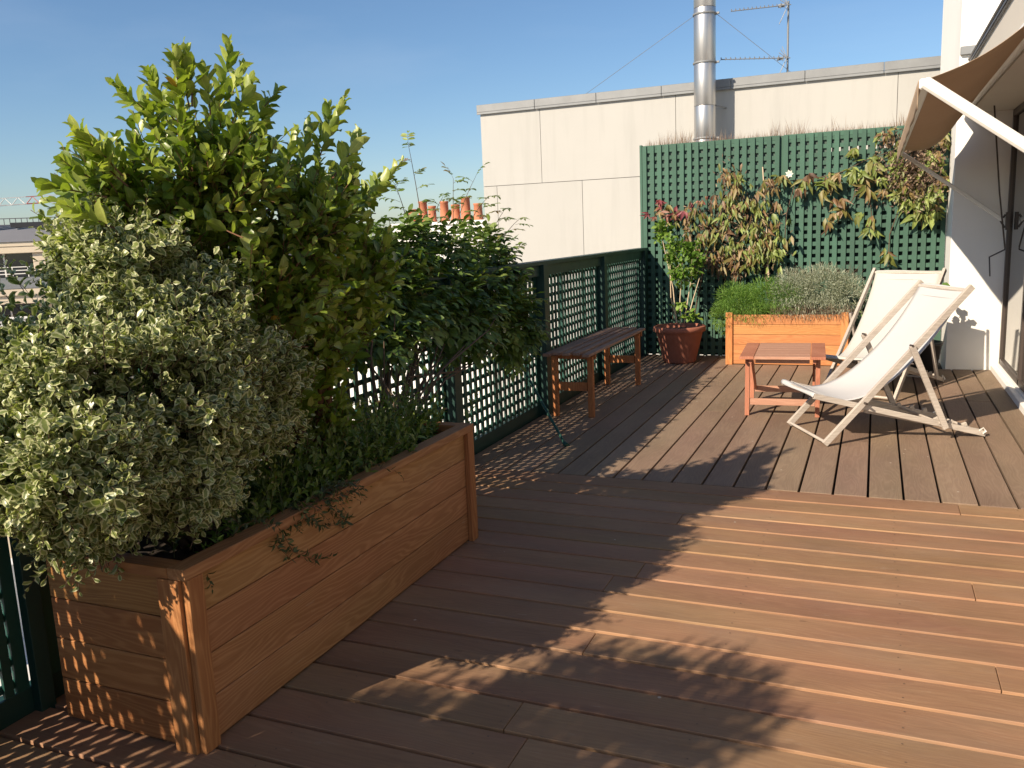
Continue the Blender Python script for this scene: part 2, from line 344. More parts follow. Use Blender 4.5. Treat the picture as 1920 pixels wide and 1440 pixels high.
M['lf_fern'] = leafmat('feathery_bright_green', [(0.0, (0.075, 0.165, 0.02)), (0.6, (0.13, 0.25, 0.035)), (1.0, (0.22, 0.34, 0.07))], rough=0.6, transl=0.25)
M['lf_grey'] = leafmat('silvery_grey_green', [(0.0, (0.17, 0.20, 0.125)), (0.6, (0.30, 0.33, 0.235)), (1.0, (0.48, 0.50, 0.39))], rough=0.75, transl=0.15)
M['lf_petal'] = leafmat('cream_petals', [(0.0, (0.7, 0.66, 0.55)), (1.0, (0.8, 0.78, 0.7))], transl=0.2, tint=(1, 1, 1))
M['cactus'] = plain('dusty_green_cactus', (0.09, 0.14, 0.05), 0.6, var=0.2)

# ------------------------------------------------------------------ foliage tools
TPL = {  # (t along, s across half width, lift), edge value ; faces
    'oval': ([(0, 0, 0, .0), (.22, -.72, .16, 1), (.25, 0, 0, 0), (.22, .72, .16, 1), (.62, -.9, .14, 1), (.62, 0, -.03, 0), (.62, .9, .14, 1), (1, 0, -.12, 1)],
             [(0, 2, 1), (0, 3, 2), (1, 2, 5, 4), (2, 3, 6, 5), (4, 5, 7), (5, 6, 7)]),
    'oval5': ([(0, 0, 0, .0), (.17, -.55, .10, 1), (.17, 0, 0, 0), (.17, .55, .10, 1), (.48, -.98, .16, 1), (.48, 0, -.01, 0), (.48, .98, .16, 1), (.80, -.72, .10, 1), (.80, 0, -.05, 0), (.80, .72, .10, 1), (1, 0, -.12, 1)],
             [(0, 2, 1), (0, 3, 2), (1, 2, 5, 4), (2, 3, 6, 5), (4, 5, 8, 7), (5, 6, 9, 8), (7, 8, 10), (8, 9, 10)]),
    'lance': ([(0, 0, 0, 0), (.3, -1, .1, 1), (.3, 0, 0, 0), (.3, 1, .1, 1), (.65, -.7, .02, 1), (.65, 0, -.08, 0), (.65, .7, .02, 1), (1, 0, -.22, 1)],
              [(0, 2, 1), (0, 3, 2), (1, 2, 5, 4), (2, 3, 6, 5), (4, 5, 7), (5, 6, 7)]),
    'blade': ([(0, -.5, 0, 1), (0, .5, 0, 1), (.5, .6, .0, .4), (.5, -.6, .0, .4), (1, 0, -.15, 1)], [(0, 1, 2, 3), (3, 2, 4)]),
}
class Leaves:
    def __init__(self): self.p = []; self.d = []; self.n = []; self.L = []; self.W = []; self.r = []
    def add(self, p, d, n, L, W, r):
        self.p.append(p); self.d.append(d); self.n.append(n); self.L.append(L); self.W.append(W); self.r.append(r)
    def build(self, name, mat, parent, tpl='oval', wob=0.25, rnd=None):
        vt, ft = TPL[tpl]; N = len(self.p); K = len(vt)
        if N == 0: return None
        p = np.array(self.p); d = np.array(self.d, float); n = np.array(self.n, float)
        d /= np.linalg.norm(d, axis=1)[:, None] + 1e-9
        n = n - d * (n * d).sum(1)[:, None]; ln = np.linalg.norm(n, axis=1); bad = ln < 1e-4
        n[bad] = np.cross(d[bad], [0.3, 0.5, 0.8]); n /= np.linalg.norm(n, axis=1)[:, None] + 1e-9
        s = np.cross(d, n); Lh = np.array(self.L)[:, None]; Wh = np.array(self.W)[:, None]
        V = np.zeros((N, K, 3)); E = np.zeros((N, K))
        wobn = RNG.normal(0, 1, (N, K)) * wob * 0.3
        fold = RNG.uniform(0.3, 1.7, N)[:, None]; curl = RNG.uniform(-0.3, 2.0, N)[:, None]
        for k, (t, sx, h, e) in enumerate(vt):
            hh = (h if h > 0 else 0) * fold * Wh + (-(abs(h)) * curl * Lh if h < 0 else 0)
            V[:, k] = p + d * Lh * t + s * Wh * sx * 0.5 + n * (hh + (wobn[:, k:k + 1] * Wh * (1 if e else 0.3)))
            E[:, k] = e
        me = bpy.data.meshes.new(name)
        F = []; base = 0
        fl = [len(q) for q in ft]; idx = np.concatenate([np.array(q) for q in ft])
        allidx = (idx[None, :] + (np.arange(N) * K)[:, None]).ravel()
        tot = np.tile(np.array(fl), N); start = np.concatenate([[0], np.cumsum(tot)[:-1]])
        me.vertices.add(N * K); me.vertices.foreach_set('co', V.ravel())
        me.loops.add(len(allidx)); me.loops.foreach_set('vertex_index', allidx.astype(np.int32))
        me.polygons.add(len(tot)); me.polygons.foreach_set('loop_start', start.astype(np.int32)); me.polygons.foreach_set('loop_total', tot.astype(np.int32))
        me.polygons.foreach_set('use_smooth', np.ones(len(tot), bool))
        a = me.attributes.new('edge', 'FLOAT', 'POINT'); a.data.foreach_set('value', E.ravel().astype(np.float32))
        a = me.attributes.new('rnd', 'FLOAT', 'POINT'); a.data.foreach_set('value', np.repeat(np.array(self.r, float), K).astype(np.float32))
        me.update(calc_edges=True); me.validate()
        o = bpy.data.objects.new(name, me); COL.objects.link(o); me.materials.append(mat)
        if parent is not None: o.parent = parent
        return o

def nrm(v): v = np.array(v, float); return v / (np.linalg.norm(v) + 1e-9)
def shoot(lv, mb, p0, d0, length, n, L, W, up=0.35, alpha=(60, 25), r=0.0022, rbase=None, jit=0.15, rr=(0, 1), start=0.1, droop=0.0):
    """a twig with leaves spiralled round it"""
    d = nrm(d0); p = np.array(p0, float); steps = 5; pts = [p.copy()]
    dirs = []
    for i in range(steps):
        d = nrm(d + np.array([0, 0, up / steps]) - np.array([0, 0, droop * i / steps]) + RNG.normal(0, jit / steps * 1.5, 3))
        p = p + d * length / steps; pts.append(p.copy()); dirs.append(d.copy())
    if mb is not None: mb.tube(pts, r, 3, r * 0.45, cap=False)
    base_r = RNG.uniform(*rr)
    ph = RNG.uniform(0, 6.28)
    for k in range(n):
        t = start + (1 - start) * (k + 0.5) / n
        x = t * steps; i = min(int(x), steps - 1); q = pts[i] + (pts[i + 1] - pts[i]) * (x - i); dd = dirs[i]
        _, s, u = basis(dd); ph += 2.4
        rad = s * math.cos(ph) + u * math.sin(ph)
        al = math.radians(alpha[0] + (alpha[1] - alpha[0]) * t + RNG.normal(0, 10))
        ld = dd * math.cos(al) + rad * math.sin(al) + RNG.normal(0, 0.12, 3)
        ln = dd * math.sin(al) - rad * math.cos(al) + RNG.normal(0, 0.25, 3) + np.array([0, 0, 0.25])
        sz = (0.72 + 0.4 * math.sin(math.pi * min(1, t * 1.15))) * RNG.uniform(0.75, 1.2)
        if t > 0.9: sz *= 0.75
        lv.add(q, ld, ln, L * sz, W * sz, float(np.clip(base_r * 0.55 + RNG.uniform(0, 0.45) + (0.12 if t > 0.8 else 0), 0, 1)))
    return pts

def crown(lv, mb, blobs, nsh, nleaf, L, W, ln=(0.12, 0.28), inner=0.72, upb=0.5, rr=(0, 1), alpha=(60, 25), r=0.002, keep=None, droop=0.0, face=None, jit=0.15, up=0.35, lump=0.0):
    vol = np.array([b[3] * b[4] * b[5] for b in blobs]) ** (2 / 3); vol /= vol.sum(); cnt = 0; tries = 0
    while cnt < nsh and tries < nsh * 12:
        tries += 1
        b = blobs[RNG.choice(len(blobs), p=vol)]; c = np.array(b[:3]); R = np.array(b[3:6])
        u = nrm(RNG.normal(0, 1, 3))
        if face is not None and u.dot(face) < -0.35 and RNG.uniform() < 0.7: continue
        k = RNG.uniform(inner, 1.0) ** 0.6 * RNG.uniform(0.9, 1.06)
        if lump: k *= 1 + lump * mnoise.noise(Vector(u * 2.6) + Vector(c))
        p = c + u * R * k
        ok = True
        for o in blobs:
            if o is b: continue
            if (((p - np.array(o[:3])) / (np.array(o[3:6]) * 0.72)) ** 2).sum() < 1: ok = False; break
        if lump and mnoise.noise(Vector(p) * 6.5) < -0.16: continue
        if not ok or (keep is not None and not keep(p)): continue
        ll = RNG.uniform(*ln)
        d = nrm(u + np.array([0, 0, upb]) + RNG.normal(0, 0.3, 3))
        shoot(lv, mb, p - d * ll * 0.75, d, ll, max(3, int(nleaf * ll / ln[1])), L, W, r=r, rr=rr, alpha=alpha, droop=droop, jit=jit, up=up)
        cnt += 1

def limbs(mb, base, targets, r0=0.02, r1=0.005, n=6):
    for t in targets:
        b = np.array(base) + RNG.normal(0, 0.03, 3) * np.array([1, 1, 0]); t = np.array(t, float)
        mid1 = b + (t - b) * 0.35 + np.array([0, 0, 0.12]) + RNG.normal(0, 0.04, 3); mid2 = b + (t - b) * 0.7 + RNG.normal(0, 0.04, 3)
        mb.tube([b, mid1, mid2, t], r0, n, r1, cap=False)

# ================================================================== SETTING: deck
FX = -2.55          # fence plane
deck = MB(); P = 0.18; gap = 0.0175
k = 0; y1 = 4.855 - 0.002
joint_rows = {}
while y1 > -1.6:
    y0 = y1 - (P - gap)
    js = sorted([-2.535] + [x for x in [random.choice([-1.02, 0.42, 0.42, 0.42, 1.0]) + random.uniform(-0.02, 0.02), 1.25]] + [2.6])
    if k % 2 == 1: js = [-2.535, 2.6] if k % 4 == 1 else [-2.535, -0.93 + random.uniform(-.05, .05), 2.6]
    for a, c in zip(js[:-1], js[1:]):
        dz = random.uniform(-0.0012, 0.0012)
        deck.box(a + 0.0015, c - 0.0015, y0, y1, -0.028, dz)
    y1 -= P; k += 1
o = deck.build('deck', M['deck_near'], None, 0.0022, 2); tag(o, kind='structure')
deck = MB(); x = -2.47; i = 0
gaps0 = -0.0 - 0.18 * 14
x = gaps0
while x < 1.35:
    a = x + 0.0065; c = x + 0.18 - 0.0065
    if c > -2.56:
        y_end = 9.95 if c < 0.7 else 9.30
        j = random.choice([6.1, 6.9, 7.7, 8.4, 99, 99])
        ys = [4.862, y_end] if j > 50 else [4.862, j, y_end]
        for y0, y1 in zip(ys[:-1], ys[1:]): deck.box(max(a, -2.535), c, y0 + 0.002, y1 - 0.002, -0.028, random.uniform(-0.0012, 0.0012))
    x += 0.18
o = deck.build('deck', M['deck_far'], None, 0.0022, 2); tag(o, kind='structure')
sb = MB(); sb.box(-2.62, 2.6, -1.7, 10.1, -0.30, -0.06); tag(sb.build('deck_base', M['under']), kind='structure')

sc_ = MB(); y1 = 4.853; ri = 0
while y1 > 0.6:
    for jx in (-2.2, -1.62, -1.04, -0.46, 0.12, 0.70, 1.28):
        for dy in (.035, .125):
            x_ = jx + random.uniform(-.008, .008); y_ = y1 - dy + random.uniform(-.004, .004)
            sc_.add([(x_ + .003 * math.cos(a), y_ + .003 * math.sin(a), .0022) for a in [k * math.pi / 3 for k in range(6)]], [(0, 1, 2, 3, 4, 5)])
    y1 -= P
M['screw'] = plain('rusty_screw_heads', (0.13, 0.085, 0.058), 0.6, 0.2)
tag(sc_.build('deck_screws', M['screw']), kind='structure')

# ground far below, plain and huge
gm = NB('city_ground'); go = gm.obj(); gc = gm.mix(gm.noise(go, 0.05, 6), (0.09, 0.09, 0.085), (0.22, 0.20, 0.18)); M['ground'] = gm.finish(gc, 0.95)
gr = MB(); gr.add([(-1500, -1500, -19), (1500, -1500, -19), (1500, 1500, -19), (-1500, 1500, -19)], [(0, 1, 2, 3)]); tag(gr.build('ground', M['ground']), kind='structure')

# ================================================================== lattice fence
fence = empty('lattice_fence', (FX, 4, 0), 0, 'dark green painted lattice fence running along the left edge of the deck', 'fence')
def FO(mb, name, mat=None, bev=0.0015, label=None):
    mb.v = [(a - FX, b - 4, c) for a, b, c in mb.v]
    o = mb.build(name, mat or M['green'], fence, bev)
    if label: o['label'] = label
    return o
posts = [-1.45, 0.18, 1.79, 3.30, 4.86, 6.53, 8.22, 9.86]
FH = 1.265
for i, (a, c) in enumerate(zip(posts[:-1], posts[1:])):
    m = MB(); y = a + 0.06
    yy = a + 0.09
    while yy < c - 0.06:                                    # vertical laths on the outside
        m.box(FX - 0.001, FX + 0.011, yy - 0.0165 + random.uniform(-.003, .003), yy + 0.0165, 0.05, 1.21); yy += 0.0835
    z = 0.115
    while z < 1.19:                                         # horizontal laths on the deck side
        m.box(FX - 0.0085, FX - 0.0013, a + 0.05, c - 0.05, z - 0.0145, z + 0.0145); z += 0.0775
    for q in (a + 0.030, c - 0.074): m.box(FX - 0.001, FX + 0.0112, q, q + 0.044, 0.05, 1.21)
    FO(m, 'lattice_panel', bev=0)
for p in posts:
    w = 0.05 if p != 1.79 else 0.028
    m = MB(); m.box(FX + 0.014, FX + (0.088 if p != 1.79 else 0.05), p - w, p + w, -0.03, 1.235); FO(m, 'post', M['green_shaded'])
m = MB(); m.box(FX - 0.03, FX + 0.080, -1.5, 9.94, 1.2352, FH); FO(m, 'top_rail', M['green_shaded'])
m = MB(); m.box(FX + 0.0125, FX + 0.05, -1.5, 9.94, 1.145, 1.2345); FO(m, 'under_rail', M['green_shaded'])
m = MB(); m.box(FX - 0.03, FX + 0.0135, -1.5, 9.94, -0.05, 0.085); FO(m, 'bottom_rail', M['green_shaded'])
# outer balusters of the guard rail, caught by the sun through the laths
yb = -1.3; kk = 0
while yb < 9.7:
    m = MB(); m.box(FX - 0.10, FX - 0.078, yb - 0.02, yb + 0.02, 0.02, 1.12)
    FO(m, 'outer_slat'); yb += 0.62 if kk % 3 else 0.31; kk += 1

# stay leaning from the fence down on to the deck
m = MB(); a = np.array([-2.49, 6.02, 0.47]); b = np.array([-1.995, 5.55, 0.012]); m.tube([a, b], 0.011, 8); m.tube([b, b + np.array([0.03, -0.03, -0.006])], 0.018, 8)
st = m.build('support_stay', M['rubber_green']); tag(st, 'thin dark green metal stay slanting from the fence to the deck before the bench', 'stay')

# ================================================================== far trellis
TY = 9.955
tr = empty('trellis_screen', (-0.94, TY, 0), 0, 'tall green squared trellis screen closing the far end of the terrace', 'trellis')
def TO(mb, name, mat, bev=0.0):
    mb.v = [(a + 0.94, b - TY, c) for a, b, c in mb.v]; return mb.build(name, mat, tr, bev)
for (xa, xb) in ((-2.52, -0.995), (-0.955, 0.655)):
    m = MB(); x = xa + 0.025
    n = int(round((xb - xa - 0.05) / 0.0885)); stp = (xb - xa - 0.05) / n
    for i in range(n + 1):
        jx = random.uniform(-.003, .003); m.bar((x + i * stp + jx, TY - .008, 0), (x + i * stp + jx + random.uniform(-.005, .005), TY - .008 + random.uniform(-.003, 0), 2.415), .047 + random.uniform(-.002, .002), .016, (0, 1, 0))
    z = 0.05
    while z < 2.38: m.box(xa, xb, TY + 0.0005, TY + 0.017, z - 0.022, z + 0.022); z += 0.0855
    m.box(xa, xb, TY - 0.002, TY + 0.019, 2.372, 2.42)
    TO(m, 'trellis_panel', M['green_t'])
m = MB(); m.box(-2.545, -2.521, TY - 0.02, TY + 0.04, -0.02, 2.43); TO(m, 'post', M['green_t'])
m = MB(); m.box(-0.994, -0.956, TY + 0.02, TY + 0.06, 0.0, 2.415); TO(m, 'post', M['green_t'])
m = MB(); x = -2.5
while x < 0.62:     # worn net behind the laths, with light showing through a few slits near the top
    w = 0.0885 if not (-0.6 < x < 0.1) else 0.07
    m.box(x, x + 0.0885, TY + 0.024, TY + 0.028, 1.60, 2.20); m.box(x, x + w, TY + 0.024, TY + 0.028, 2.2005, 2.295); m.box(x, x + 0.0885, TY + 0.024, TY + 0.028, 2.2955, 2.40); x += 0.0885
TO(m, 'backing_net', M['net'])
m = MB(); m.box(-2.5, 0.64, TY + 0.05, TY + 0.06, 0.0, 1.5995); TO(m, 'backing_board', M['net_dark'])
lv = Leaves()
for i in range(1500):
    x = RNG.uniform(-2.5, 0.6); h = RNG.uniform(0.03, 0.10) * (1 + 0.9 * (math.sin(x * 5.1) > 0.6)) * (0.6 + 0.8 * RNG.uniform())
    lv.add((x, TY + RNG.uniform(0.07, 0.12), 2.37), (RNG.normal(0, .16), RNG.normal(0, .1), 1), (0, -1, 0), h + 0.03, 0.004, RNG.uniform())
for i in range(50):   # taller dry wisps
    x = RNG.choice([-0.42, -1.75, -2.0, -1.6, 0.3]) + RNG.normal(0, .06)
    lv.add((x, TY + 0.09, 2.39), (RNG.normal(0, .25), RNG.normal(0, .1), 1), (0, -1, 0), RNG.uniform(0.08, 0.24), 0.005, RNG.uniform())
o = lv.build('heather_screen', M['lf_dry'], None, 'blade'); tag(o, 'dry brown heather tips sticking out above the green trellis', 'screen', kind='stuff')

# ================================================================== wooden planters
def planter(name, x0, x1, y0, y1, h, nb, mats, label, cat, long_axis='y', t=0.032, loc=None, stile=0.075):
    root = empty(name, ((x0 + x1) / 2, (y0 + y1) / 2, 0), 0, label, cat); cx, cy = (x0 + x1) / 2, (y0 + y1) / 2
    def B(mb, nm, mat, bev=0.0025): mb.v = [(a - cx, b - cy, c) for a, b, c in mb.v]; return mb.build(nm, mat, root, bev, 2)
    my, mxx, mz = mats; bh = (h - 0.032) / nb
    # long sides along y
    for s, xa in ((1, x1 - t), (-1, x0)):
        m = MB()
        for i in range(nb): m.box(xa, xa + t, y0 + t + 0.001, y1 - t - 0.001, 0.008 + i * bh, 0.008 + (i + 1) * bh - 0.003)
        B(m, 'side_panel', my)
    for s, ya in ((1, y1 - t), (-1, y0)):
        m = MB()
        for i in range(nb): m.box(x0, x1, ya, ya + t, 0.008 + i * bh, 0.008 + (i + 1) * bh - 0.003)
        B(m, 'end_panel', mxx)
    return root, B
pl, B = planter('wooden_planter', -2.385, -1.822, 1.765, 3.655, 0.585, 4, (M['larch_y'], M['larch_x'], M['larch_z']), 'long larch wood planter full of shrubs along the fence, nearest the camera', 'planter')
for y in (1.7625, 3.62):
    m = MB(); m.box(-1.8215, -1.797, y - 0.004, y + 0.058, 0.0, 0.552); B(m, 'corner_stile', M['larch_z'])
m = MB(); m.box(-1.8625, -1.7965, 1.7485, 3.684, 0.5525, 0.588); B(m, 'top_rim', M['larch_y'])
for ya in (1.7485, 3.62):
    m = MB(); m.box(-2.40, -1.8635, ya, ya + .064, 0.5525, 0.586); B(m, 'top_rim', M['larch_x'])
m = MB(); m.box(-2.40, -2.36, 1.813, 3.619, 0.5525, 0.587); B(m, 'top_rim', M['larch_y'])
m = MB(); m.box(-1.905, -1.8235, 1.7455, 1.7645, 0.0, 0.552); B(m, 'corner_stile', M['larch_z'])
def soil(x0, x1, y0, y1, z, B):
    n = 26; mm = 70; v = []; f = []
    for j in range(mm + 1):
        for i in range(n + 1): v.append((x0 + (x1 - x0) * i / n, y0 + (y1 - y0) * j / mm, z + random.uniform(-0.012, 0.018)))
    for j in range(mm):
        for i in range(n): a = j * (n + 1) + i; f.append((a, a + 1, a + n + 2, a + n + 1))
    q = MB(); q.add(v, f, True); B(q, 'soil', M['soil'], 0)
soil(-2.352, -1.855, 1.798, 3.62, 0.50, B)

bx, B = planter('wooden_planter', -1.462, -0.232, 9.32, 9.86, 0.565, 5, (M['cedar_x'], M['cedar_x'], M['cedar_z']), 'bright orange wooden box planter against the green trellis, holding feathery and silvery plants', 'planter', t=0.024)
for xx in (-1.4655, -0.3055):
    m = MB(); m.box(xx, xx + 0.072, 9.298, 9.3195, 0.0, 0.565); B(m, 'corner_stile', M['cedar_z'])
soil(-1.435, -0.26, 9.346, 9.83, 0.52, B)

# ================================================================== shrubs in the near planter
FACE = nrm((0.6, -0.75, 0.25))
# --- variegated shrub
sh = empty('variegated_shrub', (-2.08, 2.05, 0.5), 0, 'bushy cream-edged variegated shrub spilling over the near end of the larch planter', 'shrub')
def rebase(o, root):
    l = Vector(root.location); o.data.transform(Matrix.Translation(-l)); return o
vb = []
def vblob(px, py, X, rpx, rpy, rdepth):
    c = onX(px, py, X); s = F_PX / np.linalg.norm(c - CAM); vb.append((c[0], c[1], c[2], rdepth, rpx / s, rpy / s))
for q in [(235, 730, -2.06, 215, 215, .40), (205, 520, -2.12, 100, 110, .27), (85, 870, -2.0, 140, 140, .30), (310, 900, -2.0, 150, 85, .26), (425, 730, -2.06, 105, 130, .30), (70, 700, -2.05, 85, 70, .24), (330, 540, -2.14, 90, 80, .25), (175, 985, -2.05, 115, 50, .15)]: vblob(*q)
lv = Leaves(); tw = MB()
crown(lv, tw, vb, 3500, 15, 0.036, 0.0215, lump=0.42, ln=(0.10, 0.28), inner=0.45, upb=0.25, alpha=(75, 40), r=0.0015, face=FACE, droop=0.25, jit=.3)
for (a, b) in [(100, 540), (150, 420), (215, 395), (270, 385), (330, 430), (500, 640), (540, 700), (545, 780), (60, 1050), (120, 1075), (190, 1080), (260, 1020), (300, 1010), (350, 985), (20, 960), (420, 950), (470, 900), (230, 400), (180, 410), (380, 470)]:
    t = onX(a, b, -2.05); c_ = onX(230, 740, -2.05); v = nrm(t - c_); shoot(lv, tw, t - v * .2, v, .23, 17, .038, .0235, up=.1, alpha=(75, 40), r=.0018, jit=.3)
limbs(tw, (-2.1, 2.1, 0.45), [b[:3] for b in vb], 0.016, 0.004)
rebase(lv.build('foliage', M['lf_var'], sh, 'oval5', 0.4), sh); rebase(tw.build('stems', M['bark'], sh), sh)

# --- tall olive shrub
sh = empty('tall_shrub', (-2.12, 2.75, 0.5), 0, 'tall upright glossy olive green shrub rising highest from the middle of the larch planter', 'shrub')
tb = []
def tblob(px, py, X, rpx, rpy, rdepth):
    c = onX(px, py, X); s = F_PX / np.linalg.norm(c - CAM); tb.append((c[0], c[1], c[2], rdepth, rpx / s, rpy / s))
for q in [(390, 345, -2.10, 140, 110, .28), (390, 255, -2.12, 70, 50, .16), (225, 370, -2.28, 85, 80, .20), (550, 420, -1.98, 110, 95, .28), (625, 370, -2.0, 45, 40, .16), (490, 530, -2.05, 170, 120, .32),
          (645, 500, -2.05, 80, 85, .26), (560, 640, -2.12, 105, 100, .28), (530, 740, -2.12, 120, 70, .24), (420, 640, -2.25, 120, 110, .22), (640, 600, -2.2, 60, 60, .22), (300, 470, -2.24, 140, 100, .26), (600, 790, -2.1, 60, 50, .18)]: tblob(*q)
lv = Leaves(); tw = MB()
crown(lv, tw, tb, 1350, 12, 0.066, 0.035, lump=0.22, ln=(0.14, 0.36), inner=0.35, upb=0.6, jit=.3, alpha=(62, 28), r=0.0024, face=FACE, rr=(0, 0.85))
tips = [(205, 155, 300, 230), (270, 130, 330, 230), (308, 95, 340, 210), (352, 85, 360, 200), (437, 85, 410, 200), (395, 130, 395, 220), (470, 145, 430, 240),
        (515, 170, 450, 260), (130, 250, 230, 330), (95, 345, 200, 370), (150, 262, 240, 350), (180, 262, 250, 340), (235, 265, 290, 330), (640, 178, 590, 320), (685, 232, 620, 340),
        (556, 240, 520, 330), (597, 228, 560, 330), (740, 300, 660, 400), (722, 340, 650, 420), (660, 290, 610, 370), (330, 150, 350, 240), (290, 190, 330, 260), (420, 150, 400, 250), (250, 200, 310, 280),
        (500, 215, 450, 290), (130, 395, 220, 430), (700, 380, 620, 430), (540, 290, 510, 360), (610, 190, 585, 300), (450, 110, 425, 200), (345, 120, 355, 200), (120, 300, 210, 360), (110, 430, 200, 460)]
for (a, b, c, d) in tips:
    X = (-2.2 if a < 300 else -2.1 if a < 520 else -2.0) + RNG.normal(0, .06); t = onX(a, b, X); s = onX(c, d, X); v = t - s
    shoot(lv, tw, s, nrm(v), np.linalg.norm(v), int(9 + np.linalg.norm(v) * 42), 0.070, 0.036, up=0.15, alpha=(55, 22), r=0.0036, jit=0.25, rr=(0.4, 0.95), start=0.15)
for i in range(1):
    q = onX(465, 447, -1.90); lv.add(q + np.array([0, 0, -.04]), (.1, .1, 1), (.5, -.8, .15), .075, .062, .9); q = onX(500, 365, -1.9); lv.add(q, (.3, .1, 1), (.5, -.8, .15), .06, .045, .95)
# sunlit side sprig and the large round leaf that stands out
for q in ((600, 560, 560, 620), (570, 600, 545, 640), (620, 590, 575, 640)):
    t = onX(q[0], q[1], -1.86); s = onX(q[2], q[3], -1.92); v = t - s
    shoot(lv, tw, s, nrm(v), np.linalg.norm(v) + .05, 18, 0.066, 0.03, up=0.1, alpha=(70, 30), rr=(0.5, 0.9))
limbs(tw, (-2.12, 2.75, 0.45), [b[:3] for b in tb] + [onX(390, 250, -2.12), onX(260, 350, -2.24), onX(620, 350, -2.02)], 0.020, 0.003)
rebase(lv.build('foliage', M['lf_olive'], sh, 'oval5', 0.10), sh); rebase(tw.build('stems', M['twig'], sh), sh)

# --- climbing compound-leaved shrub at the far end of the planter
sh = empty('vine_shrub', (-2.2, 3.45, 0.5), 0, 'dark green pinnate-leaved climber sprawling over the fence beyond the tall shrub', 'shrub')
lv = Leaves(); tw = MB()
def pinnate(p0, d0, length, nl, L, W, rr=(0, .9)):
    d = nrm(d0); p = np.array(p0, float); pts = [p.copy()]
    for i in range(4): d = nrm(d + np.array([0, 0, -0.16]) + RNG.normal(0, .05, 3)); p = p + d * length / 4; pts.append(p.copy())
    tw.tube(pts, 0.0013, 3, 0.0008, cap=False); b0 = RNG.uniform(*rr)
    for k in range(nl):
        t = 0.3 + 0.7 * k / (nl - 1); x = min(t * 4, 3.999); i = int(x); q = pts[i] + (pts[i + 1] - pts[i]) * (x - i)
        dd, s, u = basis(pts[i + 1] - pts[i])
        for sg in ((-1, 1) if k < nl - 1 else (0,)):
            ld = dd * (0.55 if sg else 1) + s * sg * 0.85 + np.array([0, 0, -0.15]) + RNG.normal(0, .1, 3)
            lv.add(q, ld, u + RNG.normal(0, .2, 3), L * RNG.uniform(.8, 1.15), W * RNG.uniform(.8, 1.15), float(np.clip(b0 + RNG.uniform(-.1, .1), 0, 1)))
wb = []
def wblob(px, py, X, rpx, rpy, rd):
    c = onX(px, py, X); s = F_PX / np.linalg.norm(c - CAM); wb.append((c[0], c[1], c[2], rd, rpx / s, rpy / s))
for q in [(740, 490, -2.68, 110, 80, .14), (840, 505, -2.72, 100, 62, .13), (925, 530, -2.62, 70, 60, .12), (800, 560, -2.42, 130, 60, .10), (690, 590, -2.32, 80, 80, .14), (665, 500, -2.45, 60, 70, .12), (720, 640, -2.25, 60, 40, .1), (905, 480, -2.78, 60, 42, .12), (960, 600, -2.42, 40, 65, .07), (870, 610, -2.40, 100, 55, .08), (965, 615, -2.40, 45, 75, .06), (740, 590, -2.3, 100, 60, .12), (780, 462, -2.8, 70, 32, .14), (900, 560, -2.44, 70, 50, .06), (700, 540, -2.42, 80, 60, .1)]: wblob(*q)
vol = np.array([b[4] * b[5] for b in wb]); vol /= vol.sum()
for i in range(1850):
    b = wb[RNG.choice(len(wb), p=vol)]; u = nrm(RNG.normal(0, 1, 3)); p = np.array(b[:3]) + u * np.array(b[3:6]) * RNG.uniform(.35, 1.0)
    dd = nrm(u * np.array([1, 1, .4]) + np.array([0.15, -.1, .25]) + RNG.normal(0, .35, 3))
    q_ = p[0] + .707 * (p[2] - 1.5)
    if p[2] > .9 and p[0] + .707 * p[2] > -1.66: p = CAM + (p - CAM) * (-2.72 / q_)
    pinnate(p, dd, RNG.uniform(.10, .17), int(RNG.integers(3, 5)), 0.070, 0.036)
for (a, b, c, d, X) in [(765, 268, 795, 440, -3.0), (850, 335, 850, 460, -2.95), (890, 335, 850, 440, -2.95), (945, 395, 905, 480, -2.85), (915, 370, 870, 440, -2.92), (980, 460, 900, 520, -2.74), (1005, 560, 930, 540, -2.44), (1010, 620, 950, 560, -2.38), (960, 640, 930, 580, -2.36), (830, 370, 800, 450, -2.9), (740, 345, 770, 440, -2.85), (975, 410, 930, 470, -2.85)]:
    t = onX(a, b, X); s = onX(c, d, X); v = t - s; pts = [s + v * q + np.array([0, 0, .03 * math.sin(q * 3.1)]) for q in (0, .25, .5, .75, 1)]
    tw.tube(pts, .004, 5, .0015)
    for q in (.35, .5, .65, .8, .93, 1.0):
        ph = RNG.uniform(0, 6.28); rad = np.array([math.cos(ph) * .6, math.sin(ph), .25])
        pinnate(s + v * q, nrm(rad + nrm(v) * (.4 if q < .95 else 1.2)), RNG.uniform(.08, .14), 4, 0.055, 0.022, rr=(.5, 1))
limbs(tw, (-2.15, 3.4, 0.45), [b[:3] for b in wb] + [onX(795, 440, -3.0), onX(850, 450, -2.95), onX(905, 480, -2.85), onX(870, 440, -2.92), onX(900, 520, -2.74), onX(930, 540, -2.44), onX(950, 560, -2.38)], 0.007, 0.003)

rebase(lv.build('foliage', M['lf_vine'], sh, 'oval5', .15), sh); rebase(tw.build('stems', M['bark'], sh), sh)

